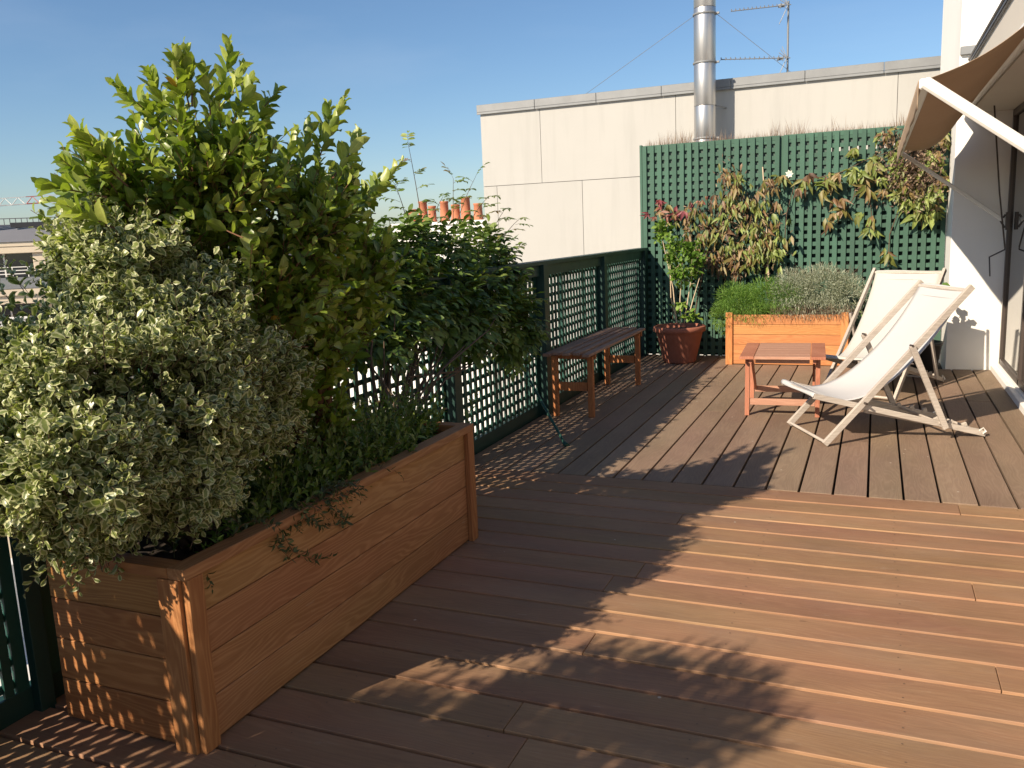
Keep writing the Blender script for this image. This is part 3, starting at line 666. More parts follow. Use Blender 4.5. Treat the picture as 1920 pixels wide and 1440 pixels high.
# --- low planting on the soil, trailing over the rim
def low_plant(name, label, pts, n, L, W, mat, hh, tpl='lance', sp=0.1, mats='stem_green'):
    root = empty(name, pts[0], 0, label, 'plant'); lv = Leaves(); tw = MB()
    for i in range(n):
        c = pts[RNG.integers(len(pts))]; p = np.array(c) + RNG.normal(0, 1, 3) * np.array([sp * .7, sp * 1.2, .01])
        p[0] = min(max(p[0], -2.33), -1.88)
        shoot(lv, tw, p, (RNG.normal(0.1, .35), RNG.normal(0, .35), 1), RNG.uniform(*hh), 14, L, W, up=0.1, alpha=(65, 30), r=.0013, jit=.4)
    rebase(lv.build('foliage', mat, root, tpl, .3), root); rebase(tw.build('stems', M[mats], root), root); return root
low_plant('ground_cover_plant', 'dusky small-leaved plant on the soil in the middle of the larch planter below the shrubs', [(-1.98, 2.35, .5), (-1.96, 2.6, .5), (-2.05, 2.8, .5), (-1.95, 2.9, .5), (-2.1, 2.5, .5), (-1.97, 3.05, .5)], 300, .040, .019, M['lf_vine'], (.12, .36), 'oval', .13)
low_plant('ground_cover_plant', 'low green leafy plant filling the far end of the larch planter', [(-2.0, 3.15, .5), (-2.05, 3.35, .5), (-2.1, 3.5, .5), (-2.1, 2.9, .5)], 190, .042, .020, M['lf_vine'], (.10, .34), 'oval', .1)
# trailing sprig over the front board
root = empty('trailing_sprig', (-1.88, 2.32, .55), 0, 'small pale-tipped sprig trailing over the front board of the larch planter', 'plant'); lv = Leaves(); tw = MB()
for (pts) in [[(545, 960), (530, 1000), (550, 1035), (590, 1050), (622, 1043)], [(560, 950), (600, 985), (640, 985), (655, 968)], [(530, 985), (515, 1020), (545, 1048)], [(600, 930), (630, 960), (650, 980)]]:
    q = [onX(a, b, -1.785 - .01 * i) if i else onX(a, b, -1.86) for i, (a, b) in enumerate(pts)]
    tw.tube(q, .0016, 4, .001)
    for a, b in zip(q[:-1], q[1:]):
        for t in np.linspace(0, 1, 7):
            for sg in range(2):
                ph = RNG.uniform(0, 6.28); dd, s, u = basis(b - a); lv.add(a + (b - a) * t, dd * .5 + s * math.cos(ph) + u * math.sin(ph), RNG.normal(0, 1, 3), .028, .009, RNG.uniform(.3, 1))
for i in range(46):
    y = RNG.normal(2.42, .16); shoot(lv, tw, (-1.90 + RNG.normal(0, .015), y, .51), (1.0, RNG.normal(-.15, .5), 1.35), RNG.uniform(.14, .27), 15, .030, .010, up=-.2, droop=.75, alpha=(65, 35), r=.0014, jit=.35)
rebase(lv.build('foliage', M['lf_low'], root, 'lance'), root); rebase(tw.build('stems', M['twig'], root), root)
root = empty('seedling', (-1.93, 2.05, .51), 0, 'small bright green seedling tuft by the near rim of the larch planter', 'plant'); lv = Leaves(); tw = MB()
for i in range(9):
    shoot(lv, tw, (-1.92 + RNG.normal(0, .02), 2.03 + RNG.normal(0, .05), .5), (RNG.normal(0.2, .4), RNG.normal(0, .4), 1), RNG.uniform(.07, .13), 8, .036, .012, alpha=(70, 35), r=.0012)
rebase(lv.build('foliage', M['lf_lime'], root, 'lance'), root); rebase(tw.build('stems', M['stem_green'], root), root)

# --- planter and airy shrubs beyond the left edge of the view (their shade falls on the near boards)
pl2, B = planter('wooden_planter', -2.385, -1.822, -1.25, 0.55, 0.585, 3, (M['larch_y'], M['larch_x'], M['larch_z']), 'second larch planter along the fence behind the viewer', 'planter')
soil(-2.352, -1.855, -1.21, 0.51, 0.50, B)
sh = empty('airy_shrub', (-2.15, -0.25, 0.5), 0, 'loose airy shrub in the second planter behind the viewer', 'shrub'); lv = Leaves(); tw = MB()
crown(lv, tw, [(-2.15, -0.1, 1.62, .27, .45, .20), (-2.15, -0.75, 1.6, .27, .4, .22), (-2.1, -0.4, 1.30, .25, .5, .2), (-2.2, -0.2, 1.0, .22, .6, .25), (-1.88, -.12, 1.85, .36, .34, .20), (-2.1, .10, 1.70, .25, .25, .18), (-2.2, -.35, 1.75, .3, .3, .2), (-2.78, .75, 1.98, .24, .30, .22), (-2.62, -.38, 1.62, .24, .36, .24), (-2.8, -.75, 1.9, .22, .4, .2), (-2.95, .1, 1.5, .16, .28, .34)], 1500, 13, .065, .026, ln=(.18, .36), inner=.3, upb=.6)
limbs(tw, (-2.15, -0.3, .45), [(-2.1, .1, 1.6), (-2.15, -.7, 1.7), (-2.1, -.3, 1.4), (-2.75, .7, 1.95), (-2.6, -.4, 1.6), (-2.9, .1, 1.5)], .015, .004)
rebase(lv.build('foliage', M['lf_olive'], sh), sh); rebase(tw.build('stems', M['bark'], sh), sh)

# ================================================================== bench
bn = empty('bench', (-2.23, 7.2, 0), 0, 'narrow slatted wooden bench standing against the green lattice fence', 'bench')
def BO(mb, name, mat): mb.v = [(a + 2.23, b - 7.2, c) for a, b, c in mb.v]; return mb.build(name, mat, bn, .002)
for i in range(5):
    m = MB(); x = -2.40 + i * .082; zc = 0.548 + (-.010 if i in (0, 4) else 0)
    m.box(x - .029, x + .029, 6.30 + (.02 if i % 2 else 0), 8.10 - (.015 if i % 2 else 0), zc - .022, zc); BO(m, 'seat_slat', M['bench_y'])
for y in (6.47, 7.95):
    for x in (-2.39, -2.085):
        m = MB(); m.box(x - .023, x + .023, y - .021, y + .021, 0, .5), BO(m, 'leg', M['bench_z'])
    m = MB(); m.box(-2.36, -2.115, y - .012, y + .012, .215, .285); BO(m, 'cross_rail', M['bench_z'])
    m = MB(); m.box(-2.42, -2.05, y + .026, y + .05, .47, .5255); BO(m, 'seat_bearer', M['bench_z'])

# ================================================================== terracotta pot with shrub
pt = empty('terracotta_pot', (-1.99, 9.42, 0), 0, 'large brown terracotta pot by the corner between fence and trellis', 'pot')
m = MB(); m.lathe([(.0, .0), (.165, .0), (.18, .02), (.255, .34), (.262, .345), (.285, .35), (.29, .40), (.283, .408), (.262, .408), (.255, .395), (.245, .35), (0, .35)], n=40); m.build('pot_body', M['terracotta'], pt)
m = MB(); m.lathe([(0, .365), (.246, .36)], n=24); m.build('soil', M['soil'], pt)
ps = empty('potted_shrub', (-1.99, 9.42, .36), 0, 'spindly lime green shrub with bare pale stems growing in the terracotta pot', 'shrub'); lv = Leaves(); tw = MB()
c = lambda px, py, Y=9.42: onY(px, py, Y)
for q in [(1270, 605, 1258, 560, 1256, 480), (1283, 605, 1290, 560, 1300, 500), (1276, 608, 1275, 560, 1280, 490), (1288, 605, 1300, 560, 1312, 520), (1268, 605, 1262, 540, 1240, 440)]:
    tw.tube([c(q[0], q[1]), c(q[2], q[3]), c(q[4], q[5])], .008, 6, .004)
gb = [];
for (px, py, rx, ry) in [(1258, 470, 25, 30), (1285, 520, 30, 24), (1240, 435, 16, 20), (1300, 480, 22, 28), (1270, 500, 20, 20)]:
    p = c(px, py); gb.append((*p, rx / 165, .16, ry / 165))
crown(lv, tw, gb, 85, 9, .075, .048, ln=(.08, .17), inner=.2, upb=.1, alpha=(80, 45), r=.002)
for (px, py) in [(1300, 592), (1290, 590), (1275, 572)]:
    for i in range(9): lv.add(c(px + RNG.normal(0, 6), py + RNG.normal(0, 4), 9.3), RNG.normal(0, 1, 3) + np.array([0, -.3, -.2]), (0, -.4, 1), .08, .05, RNG.uniform(.4, 1))
rebase(lv.build('foliage', M['lf_lime'], ps, 'oval', .3), ps); rebase(tw.build('stems', M['cane'], ps), ps)

# ================================================================== climbers on the trellis
def hang(lv, px, py, n, L=.15, W=.042, rr=(0, 1), sp=5, Y=9.88, dn=1.0):
    # leaves hang in loose fans from a few nodes
    left = n
    while left > 0:
        m_ = min(left, int(RNG.integers(2, 6))); left -= m_
        p = onY(px + RNG.normal(0, sp), py - 16 + RNG.normal(0, sp * .6), Y - RNG.uniform(0, .10)); tilt = RNG.normal(0, .35); c0 = RNG.uniform(*rr); sz = RNG.uniform(.6, 1.15)
        for i in range(m_):
            a = tilt + (i - (m_ - 1) / 2) * RNG.uniform(.25, .55) + RNG.normal(0, .12)
            lv.add(p + RNG.normal(0, .006, 3), (math.sin(a), RNG.normal(-.25, .3), -math.cos(a) * dn), (RNG.normal(0, .5), -1, RNG.normal(.2, .3)), L * sz * RNG.uniform(.75, 1.15), W * sz * RNG.uniform(.7, 1.2), float(np.clip(c0 + RNG.normal(0, .14), 0, 1)))
cl = empty('evergreen_climber', (0.2, 9.88, 1.0), 0, 'evergreen climber with long drooping leaves strung across the upper right of the trellis', 'climber'); lv = Leaves(); tw = MB()
for (px, py, n, a, b) in [(1494, 367, 6, .2, .7), (1508, 348, 5, .2, .7), (1556, 345, 6, .2, .8), (1562, 360, 4, .2, .7), (1600, 330, 6, .4, .9), (1635, 320, 6, .4, 1), (1612, 352, 5, .3, .8), (1648, 345, 6, .3, 1), (1660, 370, 6, .3, 1), (1460, 350, 6, .1, .6), (1475, 345, 3, .1, .6), (1522, 346, 3, .0, .35), (1540, 373, 3, .4, .7), (1578, 350, 5, .1, .6), (1582, 381, 5, .05, .4), (1603, 342, 7, .7, 1), (1626, 373, 9, .1, .45), (1597, 408, 3, .2, .6),
        (1615, 417, 4, .5, .9), (1634, 425, 6, .3, .9), (1632, 446, 6, .5, 1), (1545, 431, 4, .1, .5), (1564, 412, 2, .3, .5), (1675, 323, 8, .7, 1), (1690, 356, 8, .2, .8), (1695, 388, 7, .5, 1), (1678, 377, 4, .6, 1), (1717, 371, 7, .3, .9), (1732, 381, 8, .5, 1),
        (1728, 417, 9, .6, 1), (1705, 395, 7, .6, 1), (1745, 370, 9, .55, 1), (1720, 345, 9, .55, 1), (1755, 420, 5, .6, 1), (1700, 365, 7, .5, 1), (1750, 395, 6, .5, 1), (1770, 417, 2, .6, 1), (1665, 485, 4, .1, .6), (1615, 298, 5, .6, 1), (1643, 317, 4, .6, 1), (1659, 262, 8, .2, .8), (1748, 300, 16, .4, 1), (1765, 270, 14, .4, 1), (1740, 330, 14, .2, .9), (1765, 350, 12, .4, 1), (1700, 280, 12, .4, 1), (1715, 320, 12, .3, 1), (1680, 300, 8, .4, 1), (1725, 260, 10, .5, 1), (1640, 305, 4, .4, .9), (1700, 330, 8, .3, 1), (1755, 250, 10, .5, 1)]:
    hang(lv, px, py, int(n * 1.5) + 1, .155, .045, (a, b), 7)
for (px, py, n) in [(1520, 345, 4), (1548, 338, 5), (1565, 328, 4), (1600, 325, 4), (1620, 296, 6)]:
    for i in range(n): lv.add(onY(px + RNG.normal(0, 8), py + RNG.normal(0, 3), 9.84), (RNG.choice([-1, 1]), RNG.normal(-.2, .2), RNG.normal(-.1, .3)), (0, -.5, 1), .13, .036, RNG.uniform(.6, 1))
for pl_ in [[(1440, 345), (1490, 338), (1540, 332), (1580, 322), (1620, 302), (1680, 280), (1760, 260)], [(1600, 370), (1640, 345), (1680, 322), (1720, 300)], [(1470, 470), (1475, 400), (1490, 345)], [(1540, 440), (1580, 405), (1600, 372), (1606, 345)], [(1632, 450), (1634, 400), (1630, 350)], [(1665, 500), (1668, 440), (1690, 380), (1700, 320)], [(1730, 430), (1720, 380), (1700, 330), (1720, 280)]]:
    tw.tube([onY(a, b, 9.9 - .01 * (i % 2)) for i, (a, b) in enumerate(pl_)], .006, 5, .004)
rebase(lv.build('foliage', M['lf_brown'], cl, 'lance', .3), cl); 
lv2 = Leaves()
for i in range(1500):
    px = RNG.normal(1715, 34); py = RNG.normal(305, 40)
    if px < 1640 or px > 1776 or py > 400 or py < 240: continue
    lv2.add(onY(px, py, 9.86 - RNG.uniform(0, .18)), RNG.normal(0, 1, 3), RNG.normal(0, 1, 3), .045, .016, RNG.uniform())
rebase(lv2.build('dry_twigs', M['lf_dry'], cl, 'lance', .5), cl)
rebase(tw.build('stems', M['bark'], cl), cl)

cl = empty('withered_climber', (-1.6, 9.85, 0.6), 0, 'withered brown and olive climber heaped on the trellis left half above the box planter', 'climber'); lv = Leaves(); tw = MB(); lv2 = Leaves()
for (px, py, rx, ry, n, a, b) in [(1368, 340, 20, 22, 34, .1, .8), (1385, 385, 45, 25, 60, .1, .9), (1340, 420, 50, 34, 95, .0, .8), (1420, 420, 36, 42, 90, .1, 1), (1395, 475, 60, 32, 120, .3, 1), (1310, 455, 34, 32, 55, .0, .8), (1345, 500, 28, 22, 40, .0, .6), (1440, 480, 28, 28, 50, .5, 1), (1380, 515, 20, 14, 16, 0, .4), (1445, 355, 14, 16, 16, .1, .6)]:
    for i in range(int(n * .7)):
        u = RNG.normal(0, .6, 2); hang(lv, px + u[0] * rx, py + u[1] * ry, int(RNG.choice([1, 2, 3])), .125, .032, (a, b), 2, 9.87 - RNG.uniform(0, .14))
    for i in range(n * 2):
        u = RNG.normal(0, .6, 2); lv2.add(onY(px + u[0] * rx, py + u[1] * ry, 9.85 - RNG.uniform(0, .1)), RNG.normal(0, 1, 3), RNG.normal(0, 1, 3), .05, .012, RNG.uniform())
for q in [[(1300, 600), (1320, 500), (1345, 400), (1368, 330)], [(1345, 590), (1370, 480), (1400, 390), (1430, 345)], [(1440, 560), (1430, 460), (1435, 380)], [(1385, 580), (1390, 500), (1360, 430)]]:
    tw.tube([onY(a, b, 9.88) for a, b in q], .009, 6, .004)
rebase(lv.build('foliage', M['lf_brown'], cl, 'lance', .4), cl); rebase(lv2.build('dry_twigs', M['lf_dry'], cl, 'lance', .5), cl); rebase(tw.build('stems', M['bark'], cl), cl)

cl = empty('crimson_climber', (-2.2, 9.8, 1.5), 0, 'small crimson-leaved climber on the trellis above the terracotta pot', 'climber'); lv = Leaves(); tw = MB()
for (px, py, n) in [(1245, 405, 20), (1230, 420, 12), (1262, 420, 18), (1240, 395, 12), (1315, 390, 12), (1295, 400, 10), (1218, 440, 4), (1278, 410, 10)]:
    hang(lv, px, py, n, .11, .032, (0, 1), 8, 9.84, .7)
tw.tube([onY(1262, 600, 9.5), onY(1255, 500, 9.7), onY(1250, 430, 9.85), onY(1245, 390, 9.88)], .006, 5, .003); tw.tube([onY(1250, 430, 9.85), onY(1290, 400, 9.88), onY(1320, 385, 9.88)], .004, 5, .003)
rebase(lv.build('foliage', M['lf_red'], cl, 'lance', .3), cl); rebase(tw.build('stems', M['bark'], cl), cl)
fl = Leaves()
for i in range(7):
    a = i * .9; fl.add(onY(1480, 326, 9.82), (math.cos(a), -.25, math.sin(a)), (0, -1, 0), .045, .025, RNG.uniform())
o = fl.build('white_flower', M['lf_petal'], None); tag(o, 'single small white flower against the green trellis above the festoon', 'flower')
m = MB(); m.tube([onY(1441, 520, 9.80), onY(1436, 410, 9.82), onY(1430, 313, 9.84)], .010, 6, .007); o = m.build('bamboo_cane', M['cane']); tag(o, 'upright bleached bamboo cane leaning on the trellis behind the box planter', 'cane')

# ================================================================== plants in the box planter
root = empty('feathery_fern', (-1.15, 9.55, .52), 0, 'bright green feathery fern filling the left half of the orange box planter', 'plant'); lv = Leaves(); tw = MB()
def mound(lv, c, R, n, L, W, hangf, down=0.3, rlo=0, rhi=1, front=None):
    for i in range(n):
        u = nrm(RNG.normal(0, 1, 3)); u[2] = abs(u[2]) if RNG.uniform() > hangf else -abs(u[2]) * .9
        if hangf and u[2] < 0: u[1] = -abs(u[1])
        k = RNG.uniform(.45, 1.03); p = np.array(c) + u * np.array(R) * k
        d = nrm(u + np.array([0, -.1, .25 if u[2] > 0 else -.8]) + RNG.normal(0, .45, 3))
        lv.add(p, d, RNG.normal(0, 1, 3), L * RNG.uniform(.6, 1.3), W, float(RNG.uniform(rlo, rhi)))
for (cx, cz, rx, rz, n) in [(-1.30, .62, .24, .22, 3600), (-1.05, .68, .27, .24, 3800), (-1.50, .50, .16, .20, 1800), (-.85, .66, .2, .2, 1500), (-1.2, .54, .32, .14, 1800), (-1.42, .70, .18, .18, 1400)]:
    mound(lv, (cx, 9.48, cz), (rx, .26, rz), n, .040, .0065, .25)
rebase(lv.build('fronds', M['lf_fern'], root, 'blade'), root)
root = empty('silvery_santolina', (-.55, 9.55, .52), 0, 'silvery grey-green bushy herb filling the right half of the orange box planter', 'plant'); lv = Leaves(); tw = MB()
for (cx, cz, rx, rz, n) in [(-.78, .74, .25, .27, 3600), (-.50, .78, .27, .27, 4000), (-.28, .70, .22, .26, 2800), (-.62, .60, .38, .17, 2400)]:
    mound(lv, (cx, 9.48, cz), (rx, .27, rz), n, .036, .0075, .18)
rebase(lv.build('foliage', M['lf_grey'], root, 'blade'), root)
lv = Leaves()
for i in range(420):
    x = RNG.uniform(-1.0, -.2); lv.add((x, 9.29 + RNG.uniform(-.02, .05), .58 + RNG.uniform(-.04, .08)), (RNG.normal(0, .35), -.15, -1), RNG.normal(0, 1, 3), RNG.uniform(.05, .16), .004, RNG.uniform())
rebase(lv.build('hanging_stalks', M['lf_dry'], root, 'blade'), root); lv = Leaves()
for i in range(160):
    lv.add((RNG.uniform(-.9, -.15), 9.5, .9), (RNG.normal(0, .6), RNG.normal(-.3, .5), 1), RNG.normal(0, 1, 3), RNG.uniform(.1, .24), .003, RNG.uniform())
rebase(lv.build('upright_stalks', M['lf_dry'], root, 'blade'), root)

# ================================================================== side table
tb_ = empty('side_table', (-.66, 7.12, 0), math.radians(3.5), 'small reddish slatted wooden side table between the deck chairs and the box planter', 'table')
def XO(mb, nm, mat, bev=.002): return mb.build(nm, mat, tb_, bev, 2)
for i in range(6):
    m = MB(); y = -.335 + i * .134; m.box(-.205, .205, y - .0655, y + .0655 - .004, .462, .484); XO(m, 'top_slat', M['table_x'])
for sx in (-1, 1):
    m = MB(); xs = sorted((sx * .209, sx * .315)); m.box(xs[0], xs[1], -.40, .40, .4618, .4838); XO(m, 'flap', M['table_z'])
    m = MB(); xs = sorted((sx * .225, sx * .247)); m.box(xs[0], xs[1], -.36, .34, .425, .4605); XO(m, 'side_rail', M['table_z'])
    for sy, yl in ((-1, -.30), (1, .26)):
        m = MB(); m.bar((sx * .262, yl, 0.0), (sx * .262, yl + .02, .4585), .034, .034, (0, 1, 0)); XO(m, 'leg', M['table_z'])
for yl in (-.29, .27):
    m = MB(); m.box(-.243, .243, yl - .012, yl + .012, .085, .135); XO(m, 'stretcher', M['table_x'])
for ya in (-.345, .315):
    m = MB(); m.box(-.20, .20, ya, ya + .02, .425, .4605); XO(m, 'apron', M['table_x'])
for sx in (-1, 1):
    m = MB(); m.bar((sx * .232, sx * .2, .42), (sx * .232, -sx * .26, .12), .018, .035); XO(m, 'brace', M['table_z'])

# ================================================================== deck chairs
def deck_chair(O, yaw, canvas, label):
    # local: +x towards the back of the chair, +y across; origin at the front foot
    r = empty('deck_chair', (O[0], O[1], 0), yaw, label, 'deck chair', 'canvas deck chairs'); W = .617
    G = M['grey_wood']
    def A(mb, nm, mat=G, bev=.003): return mb.build(nm, mat, r, bev, 2)
    for y in (0, W):
        m = MB(); m.bar((0.012, y, .017), (.985, y, 1.03), .025, .042, (-1, 0, 1)); A(m, 'back_rail')
    m = MB(); m.tube([(.02, .014, .03), (.02, W - .014, .03)], .011, 8); A(m, 'foot_bar', bev=0)
    m = MB(); m.tube([(.962, .015, 1.0), (.962, W - .015, 1.0)], .013, 8); A(m, 'top_bar', bev=0)
    for y in (.032, W - .032):
        m = MB(); m.bar((-.055, y, .345), (1.15, y, .018), .024, .038, (.3, 0, 1)); A(m, 'seat_rail')
    for y in (.058, W - .058):
        m = MB(); m.bar((.31, y, .225), (1.12, y, .030), .022, .036, (.3, 0, 1))
        for q in (.80, .90, 1.0): m.bar((q, y, .225 - (q - .31) * .241 + .018), (q + .03, y, .225 - (q - .31) * .241 + .03), .022, .03)
        A(m, 'notched_rail')
    m = MB(); m.tube([(-.045, .045, .345), (-.045, W - .045, .345)], .014, 8); A(m, 'seat_bar', bev=0)
    m = MB(); m.tube([(1.12, .045, .03), (1.12, W - .045, .03)], .010, 8); A(m, 'rear_bar', bev=0)
    for y in (-.029, W + .029):
        m = MB(); m.bar((.575, y, .66), (.835, y, .085), .022, .038, (1, 0, .4)); A(m, 'strut')
    m = MB(); m.tube([(.82, -.03, .115), (.82, W + .03, .115)], .010, 8); A(m, 'strut_bar', bev=0)
    # canvas sling
    cv = [(-.062, .338), (-.055, .362), (-.03, .358), (.05, .322), (.16, .300), (.28, .312), (.40, .362), (.52, .45), (.64, .565), (.76, .70), (.88, .865), (.95, .985), (.972, 1.022), (.985, 1.01)]
    ny = 14; v = []; f = []; cols = len(cv)
    # smooth the profile
    P_ = np.array(cv); T = np.linspace(0, cols - 1, 44); xs = np.interp(T, range(cols), P_[:, 0]); zs = np.interp(T, range(cols), P_[:, 1])
    for _ in range(2): xs[2:-2] = (xs[1:-3] + xs[2:-2] + xs[3:-1]) / 3; zs[2:-2] = (zs[1:-3] + zs[2:-2] + zs[3:-1]) / 3
    for i in range(44):
        t = i / 43; inset = .020 + .006 * math.sin(math.pi * t)
        for j in range(ny + 1):
            s = j / ny; y = inset + (W - 2 * inset) * s; sag = .012 * math.sin(math.pi * s) * math.sin(math.pi * min(1, t * 1.05))
            v.append((xs[i] + sag * .5, y, zs[i] - sag + .003 * math.sin(17 * t + 6 * s)))
    for i in range(43):
        for j in range(ny): a = i * (ny + 1) + j; f.append((a, a + 1, a + ny + 2, a + ny + 1))
    m = MB(); m.add(v, f, True); o = A(m, 'canvas_sling', canvas, 0); sd = o.modifiers.new('thick', 'SOLIDIFY'); sd.thickness = .003
    for hx, hz in ((.925, .943), (.012, .349)):
        m = MB(); m.bar((hx, .03, hz), (hx, W - .03, hz), .003, .003); A(m, 'hem_stitch', M['hem'], 0)
    for y in (0, W):
        for bx_, bz_ in ((.575, .66), (.275, .288)):
            s1 = -1 if y == 0 else 1; m = MB(); m.tube([(bx_, y + s1 * .010, bz_), (bx_, y + s1 * .044, bz_)], .008, 8); A(m, 'bolt', M['dark_metal'], 0)
    for y in (.02, W - .02):
        m = MB(); m.tube([(1.10, y, .045), (1.135, y + .012, .06), (1.15, y, .035), (1.12, y - .015, .03)], .006, 6)
        A(m, 'rope_knot', M['rope'], 0)
    return r
deck_chair((-.29, 5.913), math.radians(26.6), M['canvas'], 'nearer white canvas deck chair with silvered wood frame, in front of the other one')
c2 = deck_chair((.17, 7.51), math.radians(66.5), M['canvas_b'], 'farther cream canvas deck chair with silvered wood frame, beside the white pillar')

# ================================================================== pots behind the chairs
ct = empty('plant_pot', (.44, 8.86, 0), 0, 'charcoal black flower pot behind the farther deck chair against the white pillar', 'pot')
m = MB(); m.lathe([(0, 0), (.11, 0), (.16, .30), (.168, .302), (.17, .33), (.15, .33), (.14, .30), (0, .30)], n=28); m.build('pot_body', M['black_pot'], ct)
cc = empty('round_leaf_plant', (.44, 8.86, .30), 0, 'round-leaved bushy plant in the charcoal pot behind the farther deck chair', 'plant'); lv = Leaves(); tw = MB()
for (x, y, z) in [(.50, 8.76, .93), (.56, 8.74, .86), (.45, 8.78, .80), (.58, 8.76, .74), (.40, 8.8, .68), (.36, 8.86, .55), (.52, 8.8, .62)]:
    tw.tube([(.44, 8.86, .3), (.44 + (x - .44) * .3, 8.86 + (y - 8.86) * .4, .3 + (z - .3) * .6), (x, y, z)], .005, 5, .003)
    for i in range(7):
        a = RNG.uniform(0, 6.28); lv.add((x, y, z - .02 * i), (math.cos(a), math.sin(a) * .5, RNG.normal(.1, .4)), (RNG.normal(0, .3), -.7, .6), .075, .062, RNG.uniform(.2, 1))
rebase(lv.build('foliage', M['lf_lime'], cc, 'oval', .2), cc); rebase(tw.build('stems', M['bark'], cc), cc)
m = MB(); m.lathe([(0, 0), (.085, 0), (.12, .17), (.135, .172), (.135, .21), (.115, .21), (.11, .18), (0, .18)], n=28)
o = m.build('small_pot', M['terracotta']); o.location = (.13, 9.05, 0); tag(o, 'small terracotta flower pot on the deck behind the farther deck chair', 'pot')
cp = empty('yellow_green_plant', (.14, 9.05, .19), 0, 'small yellow-green leafy plant in the small terracotta pot behind the chairs', 'plant'); lv = Leaves(); tw = MB()
for i in range(14): shoot(lv, tw, (.13, 9.05, .19), (RNG.normal(0, .4), RNG.normal(0, .3), 1), RNG.uniform(.25, .62), 10, .075, .03, alpha=(70, 40), r=.003, rr=(.3, 1))
rebase(lv.build('foliage', M['lf_lime'], cp, 'oval'), cp); rebase(tw.build('stems', M['stem_green'], cp), cp)

# ================================================================== building on the right
bd = empty('house_building', (1.1, 9.3, 0), 0, 'white rendered building with pillar, glazed doors and zinc gutter at the right edge', 'building')
def HO(mb, nm, mat, bev=0.0): mb.v = [(a - 1.1, b - 9.3, c) for a, b, c in mb.v]; return mb.build(nm, mat, bd, bev)
m = MB(); m.box(.662, 4.5, 9.302, 12.2, -.05, 5.2); HO(m, 'pillar', M['wall_w'], .004)
m = MB(); m.box(.765, 4.5, -2.0, 9.300, 2.421, 2.90); HO(m, 'upper_wall', M['wall_c'])
m = MB(); m.box(1.20, 4.5, -2.0, 9.30, -.05, .02); m.box(1.30, 4.5, -2.0, 9.30, .021, 2.419); HO(m, 'room_wall', M['glass_dark'])
m = MB(); m.box(1.19, 1.2995, -3.0, 4.19, -.05, 2.4195); HO(m, 'bounce_wall', M['wall'])  # unseen wall, added to bounce warm sunlight on to the planter side
m = MB(); m.box(1.055, 1.199, 4.2, 9.300, -.03, .055); m.box(1.10, 1.198, 4.2, 9.299, .056, .075); HO(m, 'door_sill', M['wall_w'], .004)
dr = MB(); yy = [4.3, 5.55, 6.8, 8.05, 9.235]
for y in yy: dr.box(1.118, 1.165, y - .028, y + .028, .0765, 2.418)
dr.box(1.118, 1.165, 4.3, 9.26, .0763, .125); dr.box(1.118, 1.165, 4.3, 9.26, 2.36, 2.4185); door = HO(dr, 'door_frame', M['dark_metal'], .002)
g = MB(); g.box(1.140, 1.148, 4.3, 9.25, .126, 2.359); g.v = [(a - 1.1, b - 9.3, c) for a, b, c in g.v]; g.build('glass_pane', M['glass'], door)
m = MB(); ph = .03
m.box(.742, .7645, -2.0, 9.298, 2.872, 2.906); m.tube([(.738, -2, 2.905), (.738, 9.297, 2.905)], .010, 6); m.tube([(.752, -2, 2.858), (.752, 9.297, 2.858)], .006, 6); HO(m, 'gutter', M['zinc_dark'])
m = MB(); m.box(.664, .80, 9.262, 9.3015, 2.945, 3.02); HO(m, 'parapet_flashing', M['zinc'], .004)

# ================================================================== awning
aw = empty('awning', (1.1, 6.8, 1.42), 0, 'sand coloured fabric awning on white drop arms over the glazed doors', 'awning')
def AO(mb, nm, mat, bev=0.0): mb.v = [(a - 1.1, b - 6.8, c - 1.42) for a, b, c in mb.v]; return mb.build(nm, mat, aw, bev)
yn, yf = 4.57, 9.08; bxp = (.184, 2.10)
m = MB(); m.bar((bxp[0], yn - .02, bxp[1]), (bxp[0], yf + .02, bxp[1]), .045, .05); AO(m, 'front_bar', M['white_metal'], .008)
m = MB(); m.bar((bxp[0] - .005, yn - .03, bxp[1] + .01), (1.12, yn - .03, 1.40), .034, .054, (0, 0, 1)); AO(m, 'arm', M['white_metal'], .010)
m = MB(); m.bar((bxp[0], yf + .03, bxp[1]), (1.08, yf + .03, 1.42), .026, .036, (0, 0, 1)); AO(m, 'arm', M['white_metal'], .006)
m = MB(); m.tube([(1.085, yf + .03, 1.36), (1.05, yf + .03, 1.42), (1.085, yf + .03, 1.48)], .010, 6); m.box(1.09, 1.117, yf, yf + .06, 1.34, 1.50); AO(m, 'arm_bracket', M['dark_metal'])
m = MB(); m.tube([(.716, yn - .1, 2.45), (.716, yf + .12, 2.45)], .045, 14); AO(m, 'roller', M['white_metal'])
